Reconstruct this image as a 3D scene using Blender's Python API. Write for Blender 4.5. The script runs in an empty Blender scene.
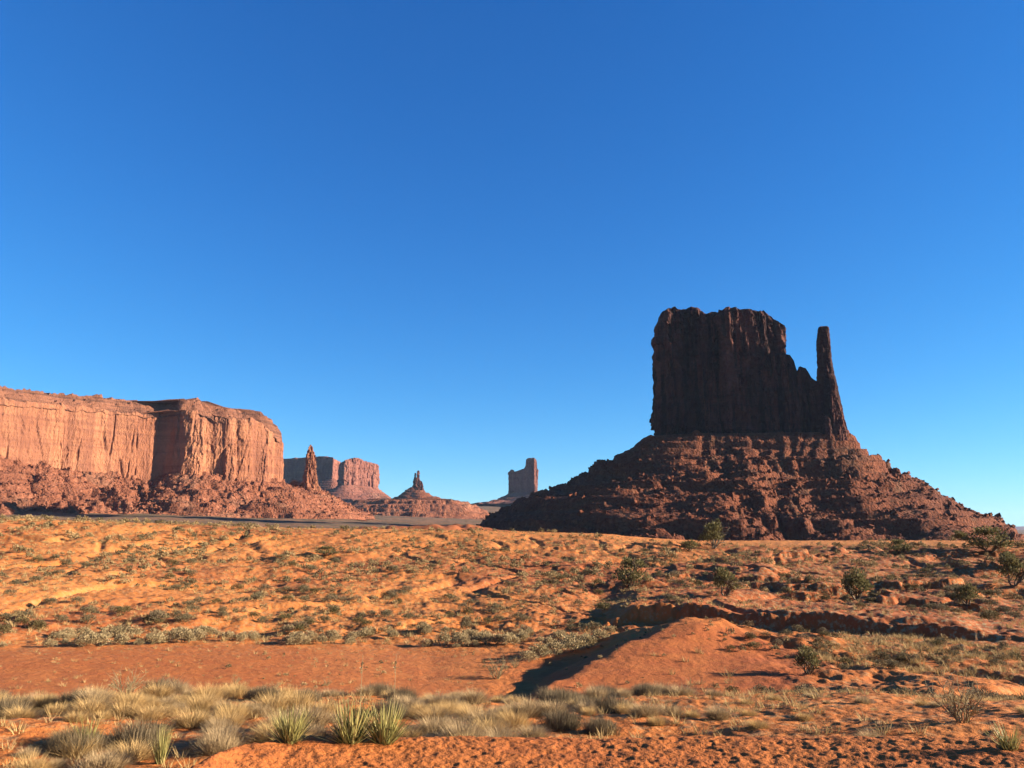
import bpy, math
import numpy as np
# ------------------------------------------------------------------ camera
W_PX, H_PX, F_PX = 1024.0, 768.0, 769.0
HORIZON = 527.0
PITCH = math.atan((HORIZON - 384.0) / F_PX)
SC = bpy.context.scene
COL = SC.collection
cam_d = bpy.data.cameras.new('camera')
cam_d.sensor_width = 36.0
cam_d.lens = F_PX / W_PX * 36.0
cam_d.clip_start = 0.1
cam_d.clip_end = 200000.0
cam = bpy.data.objects.new('camera', cam_d)
COL.objects.link(cam)
cam.location = (0, 0, 0)
cam.rotation_euler = (math.pi / 2 + PITCH, 0, 0)
SC.camera = cam
# ------------------------------------------------------------------ sky, sun, exposure
SUN_AZ = math.radians(93.0)      # clockwise from the view direction (+Y) towards +X
SUN_EL = math.radians(15.5)
EXPOSURE, SKY_STRENGTH = 2.0, 0.05
ALBEDO = 0.74
SKY_TINT, SKY_SHOULDER = (0.53, 0.97, 1.54), (0.21, 0.30, 0.56)
world = bpy.data.worlds.new("World")
SC.world = world
world.use_nodes = True
wn = world.node_tree.nodes
wl = world.node_tree.links
wn.clear()
sky = wn.new('ShaderNodeTexSky')
sky.sky_type = 'NISHITA'
sky.sun_disc = False
sky.sun_elevation = SUN_EL
sky.sun_rotation = SUN_AZ
sky.altitude = 1700.0
sky.air_density = 1.0
sky.dust_density = 0.0
sky.ozone_density = 3.0
bg = wn.new('ShaderNodeBackground')
bg.inputs['Strength'].default_value = SKY_STRENGTH
wo = wn.new('ShaderNodeOutputWorld')
def _vm(op, a, b):
    n = wn.new('ShaderNodeVectorMath'); n.operation = op
    for i, v in enumerate((a, b)):
        if isinstance(v, tuple): n.inputs[i].default_value = v
        else: wl.new(v, n.inputs[i])
    return n.outputs[0]
_k = SKY_STRENGTH * 2 ** EXPOSURE
_hs = wn.new('ShaderNodeHueSaturation'); _hs.inputs['Saturation'].default_value = 1.22
wl.new(sky.outputs[0], _hs.inputs['Color'])
_den = _vm('ADD', _vm('MULTIPLY', _hs.outputs[0], tuple(a * _k for a in SKY_SHOULDER)), (1.0, 1.0, 1.0))
wl.new(_vm('DIVIDE', _vm('MULTIPLY', _hs.outputs[0], SKY_TINT), _den), bg.inputs['Color'])
wl.new(bg.outputs[0], wo.inputs['Surface'])
sun_d = bpy.data.lights.new('sun', 'SUN')
sun_d.energy = 5.0
sun_d.angle = math.radians(0.53)
sun_d.color = (1.0, 0.86, 0.68)
sun = bpy.data.objects.new('sun', sun_d)
COL.objects.link(sun)
sun.rotation_euler = (math.pi / 2 - SUN_EL, 0, math.pi - SUN_AZ)
SC.view_settings.view_transform = 'Standard'
SC.view_settings.look = 'None'
SC.view_settings.gamma = 1.0
SC.view_settings.use_curve_mapping = False
SC.view_settings.exposure = EXPOSURE
SC.cycles.max_bounces = 5
SC.cycles.diffuse_bounces = 2
SC.cycles.volume_bounces = 1
SC.cycles.transparent_max_bounces = 4

# ------------------------------------------------------------------ numeric helpers
CP, SP = math.cos(PITCH), math.sin(PITCH)
def ray(px, py):
    """pixel of the photograph -> azimuth and tangent of the elevation"""
    px = np.asarray(px, float); py = np.asarray(py, float)
    X = px - 512.0
    Y = F_PX * CP - (384.0 - py) * SP
    Z = F_PX * SP + (384.0 - py) * CP
    return np.arctan2(X, Y), Z / np.hypot(X, Y)
def at(px, py, d):
    a, t = ray(px, py)
    return d * np.sin(a), d * np.cos(a), d * t
def project(x, y, z):
    yc = y * CP + z * SP
    zc = -y * SP + z * CP
    return 512 + F_PX * x / yc, 384 - F_PX * zc / yc
def azpx(x, y):
    return 512 + F_PX / CP * np.asarray(x) / np.asarray(y)

def _hash(ix, iy, iz, seed):
    h = (ix.astype(np.int64) * 374761393 + iy.astype(np.int64) * 668265263 + iz.astype(np.int64) * 2147483647 + seed * 144269504) & 0xffffffff
    h = ((h ^ (h >> 13)) * 1274126177) & 0xffffffff
    h = ((h ^ (h >> 16)) * 2246822519) & 0xffffffff
    return (h ^ (h >> 15)) & 0xffffffff
def noise2(x, y, seed=0):
    x, y = np.broadcast_arrays(np.asarray(x, float), np.asarray(y, float))
    xi = np.floor(x); yi = np.floor(y); xf = x - xi; yf = y - yi
    u = xf * xf * xf * (xf * (xf * 6 - 15) + 10); v = yf * yf * yf * (yf * (yf * 6 - 15) + 10)
    xi = xi.astype(np.int64); yi = yi.astype(np.int64); zz = np.zeros_like(xi)
    def g(dx, dy):
        a = _hash(xi + dx, yi + dy, zz, seed) * (2 * math.pi / 4294967296.0)
        return np.cos(a) * (xf - dx) + np.sin(a) * (yf - dy)
    n0 = g(0, 0) * (1 - u) + g(1, 0) * u
    n1 = g(0, 1) * (1 - u) + g(1, 1) * u
    return (n0 * (1 - v) + n1 * v) * 1.5
def fbm(x, y, seed=0, octv=4, gain=0.5):
    s = 0; a = 1.0
    for k in range(octv):
        s = s + a * noise2(np.asarray(x) * 2 ** k + 17.3 * k, np.asarray(y) * 2 ** k - 9.1 * k, seed + k)
        a *= gain
    return s
def cell2(x, y, seed=0):
    """random value of the nearest jittered point and distance to it"""
    x, y = np.broadcast_arrays(np.asarray(x, float), np.asarray(y, float))
    xi = np.floor(x).astype(np.int64); yi = np.floor(y).astype(np.int64)
    best = np.full(x.shape, 9.0); val = np.zeros(x.shape)
    for dx in (-1, 0, 1):
        for dy in (-1, 0, 1):
            cx = xi + dx; cy = yi + dy
            h1 = _hash(cx, cy, np.zeros_like(cx), seed) / 4294967296.0
            h2 = _hash(cx, cy, np.ones_like(cx), seed) / 4294967296.0
            d = np.hypot(cx + h1 - x, cy + h2 - y)
            m = d < best
            best = np.where(m, d, best); val = np.where(m, (h1 * 7.31 + h2 * 3.7) % 1.0, val)
    return val, best
def facet(x, y, seed=0, tilt=1.0):
    """broken rock: every cell of a jittered mosaic has its own height and its own tilt"""
    x, y = np.broadcast_arrays(np.asarray(x, float), np.asarray(y, float))
    xi = np.floor(x).astype(np.int64); yi = np.floor(y).astype(np.int64)
    best = np.full(x.shape, 9.0); out = np.zeros(x.shape)
    for dx in (-1, 0, 1):
        for dy in (-1, 0, 1):
            cx = xi + dx; cy = yi + dy; o0 = np.zeros_like(cx)
            h1 = _hash(cx, cy, o0, seed) / 4294967296.0; h2 = _hash(cx, cy, o0 + 1, seed) / 4294967296.0
            h3 = _hash(cx, cy, o0 + 2, seed) / 4294967296.0
            ex = x - cx - h1; ey = y - cy - h2; d = ex * ex + ey * ey; m = d < best
            a = h3 * 62.83
            out = np.where(m, (h1 * 7.31 + h2 * 3.7 + h3) % 1.0 - 0.5 + tilt * (ex * np.cos(a) + ey * np.sin(a)), out)
            best = np.where(m, d, best)
    return out
def sstep(a, b, x):
    t = np.clip((np.asarray(x, float) - a) / (b - a), 0, 1)
    return t * t * (3 - 2 * t)

def mesh_obj(name, verts, faces, mat, parent=None, smooth=False, attrs=None):
    """verts (N,3); faces (M,k) integer array, or a list of such arrays"""
    me = bpy.data.meshes.new(name)
    fl = faces if isinstance(faces, list) else [faces]
    fl = [f for f in fl if len(f)]
    me.vertices.add(len(verts))
    me.vertices.foreach_set('co', np.asarray(verts, np.float32).ravel())
    loops = np.concatenate([f.ravel() for f in fl]).astype(np.int32)
    tot = np.concatenate([np.full(len(f), f.shape[1]) for f in fl]).astype(np.int32)
    st = np.concatenate([[0], np.cumsum(tot)[:-1]]).astype(np.int32)
    me.loops.add(len(loops)); me.loops.foreach_set('vertex_index', loops)
    me.polygons.add(len(tot)); me.polygons.foreach_set('loop_start', st)
    me.polygons.foreach_set('loop_total', tot)
    me.polygons.foreach_set('use_smooth', np.full(len(tot), bool(smooth)))
    if attrs:
        for k, v in attrs.items():
            a = me.attributes.new(k, 'FLOAT', 'POINT')
            a.data.foreach_set('value', np.asarray(v, np.float32))
    me.update(calc_edges=True)
    if mat: me.materials.append(mat)
    o = bpy.data.objects.new(name, me)
    COL.objects.link(o)
    if parent is not None: o.parent = parent
    return o
def grid_faces(nr, nc, wrap=False, off=0):
    i = np.arange(nr - 1)[:, None]; j = np.arange(nc if wrap else nc - 1)[None, :]
    j2 = (j + 1) % nc
    a = i * nc + j; b = i * nc + j2; c = (i + 1) * nc + j2; d = (i + 1) * nc + j
    return np.stack([a, b, c, d], -1).reshape(-1, 4) + off
def thing(name, label, cat, loc=(0, 0, 0), group=None):
    o = bpy.data.objects.new(name, None); COL.objects.link(o)
    o.location = loc; o['label'] = label; o['category'] = cat
    if group: o['group'] = group
    return o
def tag(o, label=None, cat=None, group=None, kind=None):
    if label: o['label'] = label
    if cat: o['category'] = cat
    if group: o['group'] = group
    if kind: o['kind'] = kind
    return o

# ------------------------------------------------------------------ materials
class NT:
    def __init__(s, name):
        s.m = bpy.data.materials.new(name); s.m.use_nodes = True
        s.n = s.m.node_tree.nodes; s.l = s.m.node_tree.links; s.n.clear()
        s.out = s.n.new('ShaderNodeOutputMaterial')
        s.b = s.n.new('ShaderNodeBsdfPrincipled')
        s.b.inputs['Roughness'].default_value = 0.95
        s.b.inputs['Specular IOR Level'].default_value = 0.12
        s.l.new(s.b.outputs[0], s.out.inputs['Surface'])
    def pos(s, scale=(1, 1, 1)):
        g = s.n.new('ShaderNodeNewGeometry'); v = s.n.new('ShaderNodeVectorMath'); v.operation = 'MULTIPLY'
        v.inputs[1].default_value = scale
        s.l.new(g.outputs['Position'], v.inputs[0]); return v.outputs[0]
    def noise(s, vec, scale, detail=4, rough=0.55, dist=0):
        t = s.n.new('ShaderNodeTexNoise'); s.l.new(vec, t.inputs['Vector'])
        t.inputs['Scale'].default_value = scale; t.inputs['Detail'].default_value = detail
        t.inputs['Roughness'].default_value = rough; t.inputs['Distortion'].default_value = dist
        return t.outputs['Fac']
    def voro(s, vec, scale, feature='F1', out='Distance'):
        t = s.n.new('ShaderNodeTexVoronoi'); t.feature = feature; s.l.new(vec, t.inputs['Vector'])
        t.inputs['Scale'].default_value = scale; return t.outputs[out]
    def ramp(s, fac, a, b, lo=0.0, hi=1.0):
        t = s.n.new('ShaderNodeMapRange'); t.interpolation_type = 'SMOOTHSTEP'
        s.l.new(fac, t.inputs[0]); t.inputs[1].default_value = a; t.inputs[2].default_value = b
        t.inputs[3].default_value = lo; t.inputs[4].default_value = hi; return t.outputs[0]
    def mix(s, fac, a, b):
        t = s.n.new('ShaderNodeMix'); t.data_type = 'RGBA'
        for i, v in ((0, fac), (6, a), (7, b)):
            if isinstance(v, (tuple, float, int)):
                t.inputs[i].default_value = v if i == 0 else (v[0] * ALBEDO, v[1] * ALBEDO, v[2] * ALBEDO, 1.0)
            else: s.l.new(v, t.inputs[i])
        return t.outputs[2]
    def math(s, op, a, b=None):
        t = s.n.new('ShaderNodeMath'); t.operation = op
        for i, v in ((0, a), (1, b)):
            if v is None: continue
            if isinstance(v, (float, int)): t.inputs[i].default_value = v
            else: s.l.new(v, t.inputs[i])
        return t.outputs[0]
    def attr(s, name):
        t = s.n.new('ShaderNodeAttribute'); t.attribute_name = name; return t.outputs['Fac']
    def rnd(s):
        return s.n.new('ShaderNodeObjectInfo').outputs['Random']
    def color(s, c):
        s.l.new(c, s.b.inputs['Base Color'])
    def bump(s, h, dist=1.0, strength=1.0, prev=None):
        t = s.n.new('ShaderNodeBump'); t.inputs['Distance'].default_value = dist
        t.inputs['Strength'].default_value = strength
        s.l.new(h, t.inputs['Height'])
        if prev is not None: s.l.new(prev, t.inputs['Normal'])
        s.l.new(t.outputs[0], s.b.inputs['Normal']); return t.outputs[0]

def ground_mat():
    t = NT('desert_ground')
    p = t.pos()
    n1 = t.noise(p, 0.05, 5, 0.6); n2 = t.noise(p, 0.9, 5, 0.6); n3 = t.noise(p, 14.0, 4, 0.6)
    c = t.mix(t.ramp(n1, 0.38, 0.62), (0.50, 0.162, 0.038), (0.56, 0.198, 0.053))
    c = t.mix(t.math('MULTIPLY', t.ramp(n2, 0.40, 0.70), 0.55), c, (0.40, 0.112, 0.030))
    c = t.mix(t.math('MULTIPLY', t.attr('pale'), t.ramp(n2, 0.2, 0.7, 0.7, 1.0)), c, (0.58, 0.212, 0.057))
    c = t.mix(t.math('MULTIPLY', t.attr('red'), t.ramp(n2, 0.25, 0.75, 0.65, 1.0)), c, (0.33, 0.088, 0.030))
    litter = t.ramp(t.noise(p, 3.0, 6, 0.75), 0.50, 0.62)
    c = t.mix(t.math('MULTIPLY', litter, t.attr('litter')), c, (0.36, 0.26, 0.13))
    c = t.mix(t.math('MULTIPLY', t.ramp(n3, 0.55, 0.75), 0.25), c, (0.30, 0.10, 0.04))
    g = t.mix(t.ramp(t.noise(t.pos((0.4, 1, 1)), 0.02, 6, 0.7), 0.42, 0.58), (0.13, 0.092, 0.05), (0.24, 0.12, 0.062))
    vs = t.voro(p, 0.16)
    g = t.mix(t.ramp(vs, 0.22, 0.34, 0.85, 0.0), g, (0.055, 0.055, 0.03))
    c = t.mix(t.attr('valley'), c, g)
    t.color(c)
    b = t.bump(t.noise(p, 22.0, 5, 0.65), 0.02, 1.0)
    b = t.bump(t.noise(p, 3.2, 6, 0.65), 0.10, 0.9, b)
    return t.m
def rock_mat(name, a, b, dark, streak=0.5, band=0.5, sc=1.0, bumpd=3.0):
    t = NT(name)
    p = t.pos()
    blot = t.noise(p, 0.02 * sc, 5, 0.6)
    c = t.mix(t.ramp(blot, 0.35, 0.65), a, b)
    bands = t.noise(t.pos((0.004 * sc, 0.004 * sc, 0.16 * sc)), 1.0, 5, 0.65)
    c = t.mix(t.math('MULTIPLY', t.ramp(bands, 0.45, 0.62), band), c, dark)
    st = t.noise(t.pos((0.11 * sc, 0.11 * sc, 0.008 * sc)), 1.0, 5, 0.6)
    c = t.mix(t.math('MULTIPLY', t.ramp(st, 0.45, 0.62), streak), c, dark)
    big = t.noise(t.pos((0.022 * sc, 0.022 * sc, 0.006 * sc)), 1.0, 4, 0.6)
    c = t.mix(t.math('MULTIPLY', t.ramp(big, 0.48, 0.60), streak * 0.6), c, dark)
    fine = t.noise(p, 0.35 * sc, 5, 0.7)
    c = t.mix(t.math('MULTIPLY', t.ramp(fine, 0.45, 0.7), 0.35), c, dark)
    t.color(c)
    k = t.bump(t.noise(t.pos((0.5 * sc, 0.5 * sc, 0.09 * sc)), 1.0, 6, 0.65), bumpd, 1.0)
    t.bump(t.noise(p, 0.30 * sc, 6, 0.7), bumpd * 0.8, 0.9, k)
    return t.m
def talus_mat(name, a, b, dark, grey, sc=1.0, bumpd=3.0, gamt=0.4):
    t = NT(name)
    p = t.pos()
    c = t.mix(t.ramp(t.noise(p, 0.012 * sc, 5, 0.65), 0.38, 0.62), a, b)
    c = t.mix(t.math('MULTIPLY', t.ramp(t.noise(p, 0.022 * sc, 6, 0.7), 0.52, 0.64), gamt), c, grey)
    c = t.mix(t.math('MULTIPLY', t.ramp(t.noise(p, 0.25 * sc, 6, 0.75), 0.48, 0.66), 0.6), c, dark)
    spk = t.voro(p, 0.22 * sc, 'F1', 'Color')
    sb = t.n.new('ShaderNodeSeparateColor'); t.l.new(spk, sb.inputs[0])
    c = t.mix(t.ramp(sb.outputs[0], 0.86, 0.95, 0, 0.55), c, (a[0] * 1.5, a[1] * 1.7, a[2] * 1.8))
    t.color(c)
    k = t.bump(t.voro(p, 0.28 * sc), bumpd, 1.0)
    t.bump(t.noise(p, 0.5 * sc, 6, 0.75), bumpd * 0.8, 1.0, k)
    return t.m
def plant_mat(name, cols, rough=0.8, trans=0.25, attr=None):
    """cols: three colours mixed by the object's own random number and by a per-leaf value"""
    t = NT(name)
    r = t.attr('tone')
    c = t.mix(r, cols[0], cols[1])
    q = t.attr(attr) if attr else t.rnd()
    c = t.mix(t.math('MULTIPLY', q, 0.8), c, cols[2])
    t.color(c)
    t.b.inputs['Roughness'].default_value = rough
    tr = t.n.new('ShaderNodeBsdfTranslucent'); t.l.new(c, tr.inputs['Color'])
    mx = t.n.new('ShaderNodeMixShader'); mx.inputs[0].default_value = trans
    t.l.new(t.b.outputs[0], mx.inputs[1]); t.l.new(tr.outputs[0], mx.inputs[2])
    t.l.new(mx.outputs[0], t.out.inputs['Surface'])
    return t.m

M_GROUND = ground_mat()
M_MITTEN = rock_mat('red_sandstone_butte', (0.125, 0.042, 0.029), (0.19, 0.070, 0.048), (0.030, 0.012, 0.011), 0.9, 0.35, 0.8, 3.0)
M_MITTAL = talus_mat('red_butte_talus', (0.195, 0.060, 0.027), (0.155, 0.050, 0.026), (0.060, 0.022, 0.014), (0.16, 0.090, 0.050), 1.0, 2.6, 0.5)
M_MESA = rock_mat('orange_sandstone_mesa', (0.41, 0.18, 0.092), (0.33, 0.13, 0.066), (0.17, 0.064, 0.04), 0.55, 0.5, 0.42, 3.0)
M_MESACAP = rock_mat('brown_layered_cap', (0.30, 0.125, 0.07), (0.23, 0.095, 0.058), (0.11, 0.05, 0.034), 0.2, 0.8, 1.0, 3.0)
M_MESATAL = talus_mat('mesa_talus', (0.28, 0.10, 0.052), (0.24, 0.086, 0.046), (0.12, 0.046, 0.03), (0.24, 0.13, 0.08), 0.7, 4.0, 0.45)
M_FAR = rock_mat('far_sandstone', (0.32, 0.13, 0.085), (0.26, 0.10, 0.07), (0.15, 0.06, 0.045), 0.5, 0.4, 0.35, 4.0)
M_FARTAL = talus_mat('far_talus', (0.22, 0.082, 0.055), (0.20, 0.075, 0.05), (0.12, 0.05, 0.038), (0.2, 0.115, 0.08), 0.35, 6.0, 0.4)

# ------------------------------------------------------------------ the ground as feature lines
# every line: list of (px, y or None, distance, z or None): a crest, foot or edge the photograph shows, with its distance from the eye
def L(*pts): return pts
def mound_lines():
    """the sand mound: a ridge that runs away to the right, steep and shaded on its left, spreading down to the right"""
    T = [28.2, 31.5, 35, 38.5, 40.8]
    f = lambda r, *v: float(np.interp(r, T, v))
    out = []
    for r in (28.2, 29.2, 30.3, 31.4, 32.5, 33.6, 34.7, 35.8, 36.9, 38.0, 39.0, 40.0, 40.8):
        c = f(r, 552, 588, 628, 664, 684) + 5 * math.sin(r * 1.9)
        out.append(L((0, f(r, 697, 686, 674, 662, 656), r, None), (430, f(r, 698, 688, 674, 663, 657), r, None), (f(r, 514, 534, 556, 576, 588), None, r, -6.2),
                     (c, f(r, 686, 668, 645, 625, 618), r, None), (c + 36, f(r, 690, 668, 645, 624, 619), r, None),
                     (766, f(r, 695, 678, 660, 640, 632), r, None), (850, f(r, 696, 684, 670, 658, 650), r, None), (1024, f(r, 696, 687, 676, 668, 661), r, None)))
    return out
LINES = [
 L((512, None, 0.4, -1.68)),
 L((512, None, 3.4, -1.70)),
 L((0, None, 4.4, -1.75), (150, None, 4.7, -1.74), (190, 772, 5.4, None), (215, 757, 5.9, None), (240, 748, 6.4, None), (290, 739, 6.8, None), (400, 741, 6.9, None), (600, 743, 7.0, None), (800, 742, 7.1, None), (1024, 741, 7.2, None)),
 L((0, None, 6.4, -2.38), (150, None, 7.0, -2.42), (240, None, 7.9, -2.45), (330, None, 8.6, -2.42), (600, None, 9.2, -2.50), (760, None, 9.2, -2.40), (1024, None, 9.2, -2.38)),
 L((0, 730, 12, None), (400, 722, 12, None), (700, 724, 12, None), (1024, 722, 12, None)),
 L((0, 704, 16.5, None), (500, 704, 16.5, None), (1024, 703, 16, None)),
 *mound_lines(),
 L((0, 650, 43, None), (400, 649, 43, None), (500, 645, 43.5, None), (580, None, 43.5, -6.25), (628, None, 43.5, -5.35), (690, None, 43.5, -5.05), (725, None, 43.5, -5.2), (775, None, 44, -5.6), (860, 642, 44.5, None), (1024, 652, 44.5, None)),
 L((0, 641, 46.8, None), (400, 640, 46.8, None), (500, 638, 46.8, None), (560, None, 46.8, -6.15), (640, None, 47, -6.3), (700, None, 47, -6.25), (760, None, 47, -6.0), (860, 640, 46.8, None), (1024, 650, 46.3, None)),
 L((0, 634, 50, None), (560, 632, 50, None), (600, 630, 51, None), (640, 623, 52.5, None), (750, 624, 50.5, None), (860, 635, 49.2, None), (1000, 648, 48, None), (1024, 648, 48, None)),
 L((0, 632.5, 50.4, None), (560, 630, 50.3, None), (600, 626, 51.3, None), (625, 611, 52.6, None), (640, 607, 52.75, None), (700, 605, 51.6, None), (760, 608, 50.6, None), (860, 618, 49.45, None), (960, 630, 48.7, None), (1000, 642, 48.3, None), (1024, 644, 48.3, None)),
 L((0, 602, 62, None), (250, 602, 62, None), (470, 603, 62, None), (540, 600, 61, None), (600, 608, 61, None), (640, 596, 62, None), (800, 600, 64, None), (1024, 612, 64, None)),
 L((0, 573, 78, None), (250, 576, 78, None), (500, 578, 78, None), (560, 582, 77, None), (700, 582, 78, None), (1024, 592, 80, None)),
 L((0, 546, 98, None), (200, 551, 98, None), (500, 556, 98, None), (700, 561, 98, None), (1024, 566, 100, None)),
 L((0, 518.5, 125, None), (100, 521.5, 125, None), (200, 525, 125, None), (300, 529, 125, None), (400, 530, 125, None), (500, 531, 128, None), (600, 534, 130, None), (660, 539, 133, None), (700, 541, 135, None), (860, 541, 138, None), (930, 541, 138, None), (1024, 542, 138, None)),
 L((0, 518.5, 132, None), (200, 525, 132, None), (300, 528.5, 133, None), (500, 531, 136, None), (700, 541, 142, None), (1024, 541, 146, None)),
 L((512, None, 300, -13)),
 L((-100, 522, 800, None), (200, 526, 800, None), (380, 530, 800, None), (480, 533, 800, None), (560, None, 800, -20), (1024, None, 800, -22)),
 L((-100, 512, 1500, None), (150, 516, 1500, None), (350, 521, 1500, None), (450, 525, 1500, None), (520, 530, 1500, None), (600, None, 1500, -22), (1024, None, 1500, -26)),
 L((-100, 510, 2600, None), (350, 516, 2600, None), (450, 520, 2600, None), (540, 524, 2600, None), (700, None, 2600, -20), (1024, None, 2600, -30)),
 L((-100, 506, 6000, None), (350, 506, 6000, None), (450, 506, 6000, None), (560, 508, 6000, None), (700, None, 6000, -20), (1024, None, 6000, -40)),
 L((512, None, 12000, -40)),
 L((512, None, 34000, -100)),
]
_ctl = []
for ln in LINES:
    A, D, Z = [], [], []
    for (px, y, d, z) in ln:
        a, t = ray(px, y if y is not None else 560.0)
        A.append(float(a)); D.append(d); Z.append(d * float(t) if z is None else z)
    md, mz = float(np.mean(D)), float(np.mean(Z))
    A = [-math.pi, -1.6] + A + [1.6, math.pi]; 
    D = [md, D[0]] + D + [D[-1], md]; Z = [mz, Z[0]] + Z + [Z[-1], mz]
    _ctl.append((np.array(A), np.array(D), np.array(Z)))
_AZ = np.linspace(-math.pi, math.pi, 7201)
_k = np.hanning(23); _k /= _k.sum()
def _smooth(v): return np.convolve(np.pad(v, 11, mode='edge'), _k, mode='valid')
_LD = np.array([_smooth(np.interp(_AZ, a, np.log(d))) for a, d, z in _ctl])
_LZ = np.array([_smooth(np.interp(_AZ, a, z)) for a, d, z in _ctl])
_dl = np.diff(_LD, axis=0); _sl = np.diff(_LZ, axis=0) / _dl
_T = np.zeros_like(_LZ); _T[0] = _sl[0]; _T[-1] = _sl[-1]
_p = _sl[:-1] * _sl[1:]
_hm = np.where(_p > 0, 2 * _p / np.where(np.abs(_sl[:-1] + _sl[1:]) < 1e-9, 1e-9, _sl[:-1] + _sl[1:]), 0)
_T[1:-1] = _hm
def _lut(tab, k, az):
    f = (az + math.pi) / (2 * math.pi) * 7200; i = np.clip(f.astype(int), 0, 7199); w = f - i
    return tab[k, i] * (1 - w) + tab[k, i + 1] * w
def base_height(x, y):
    r = np.hypot(x, y); az = np.arctan2(x, y)
    az = az + 0.010 * np.interp(r, [12, 30, 60, 200], [0, 1, 1, 0]) * noise2(x * 0.25, y * 0.25, 91)
    wg = np.interp(r, [46, 49, 53, 58], [0, 1, 1, 0]) * np.interp(az, [0.10, 0.16], [0, 1])
    r2 = r + wg * (0.7 * noise2(x * 0.16, y * 0.1, 92) + 0.2 * noise2(x * 0.6, y * 0.3, 93) + 0.12 * noise2(x * 3, y, 94))
    lr = np.log(np.maximum(r2, 0.41))
    out = np.full(r.shape, -1.68)
    K = len(_ctl)
    for k in range(K - 1):
        a = _lut(_LD, k, az); b = _lut(_LD, k + 1, az)
        m = (lr >= a) & ((lr < b) | (k == K - 2))
        if not m.any(): continue
        azm = az[m]; am = a[m]; h = b[m] - am; t = np.clip((lr[m] - am) / h, 0, 1)
        z0 = _lut(_LZ, k, azm); z1 = _lut(_LZ, k + 1, azm); m0 = _lut(_T, k, azm) * h; m1 = _lut(_T, k + 1, azm) * h
        out[m] = ((2 * t**3 - 3 * t**2 + 1) * z0 + (t**3 - 2 * t**2 + t) * m0 + (-2 * t**3 + 3 * t**2) * z1 + (t**3 - t**2) * m1)
    return out
def zones(x, y):
    """smoothness and roughness masks, all from the place itself"""
    r = np.hypot(x, y); az = np.arctan2(x, y)
    px = 512 + 780 * np.tan(np.clip(az, -1.4, 1.4)); px = np.where(np.abs(az) > 1.4, np.sign(az) * 4000, px)
    near = 1 - sstep(7.2, 9.5, r)
    playa = sstep(24, 29, r) * (1 - sstep(41, 46, r)) * (1 - sstep(430, 560, px))
    mound = sstep(20, 25, r) * (1 - sstep(37, 42, r)) * sstep(480, 560, px) * (1 - sstep(750, 840, px))
    hill = sstep(44, 52, r) * (1 - sstep(118, 126, r))
    right = sstep(700, 800, px) * sstep(18, 24, r) * (1 - sstep(130, 140, r))
    top = sstep(112, 124, r) * (1 - sstep(160, 220, r))
    return r, az, px, near, playa, mound, hill, right, top
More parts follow.
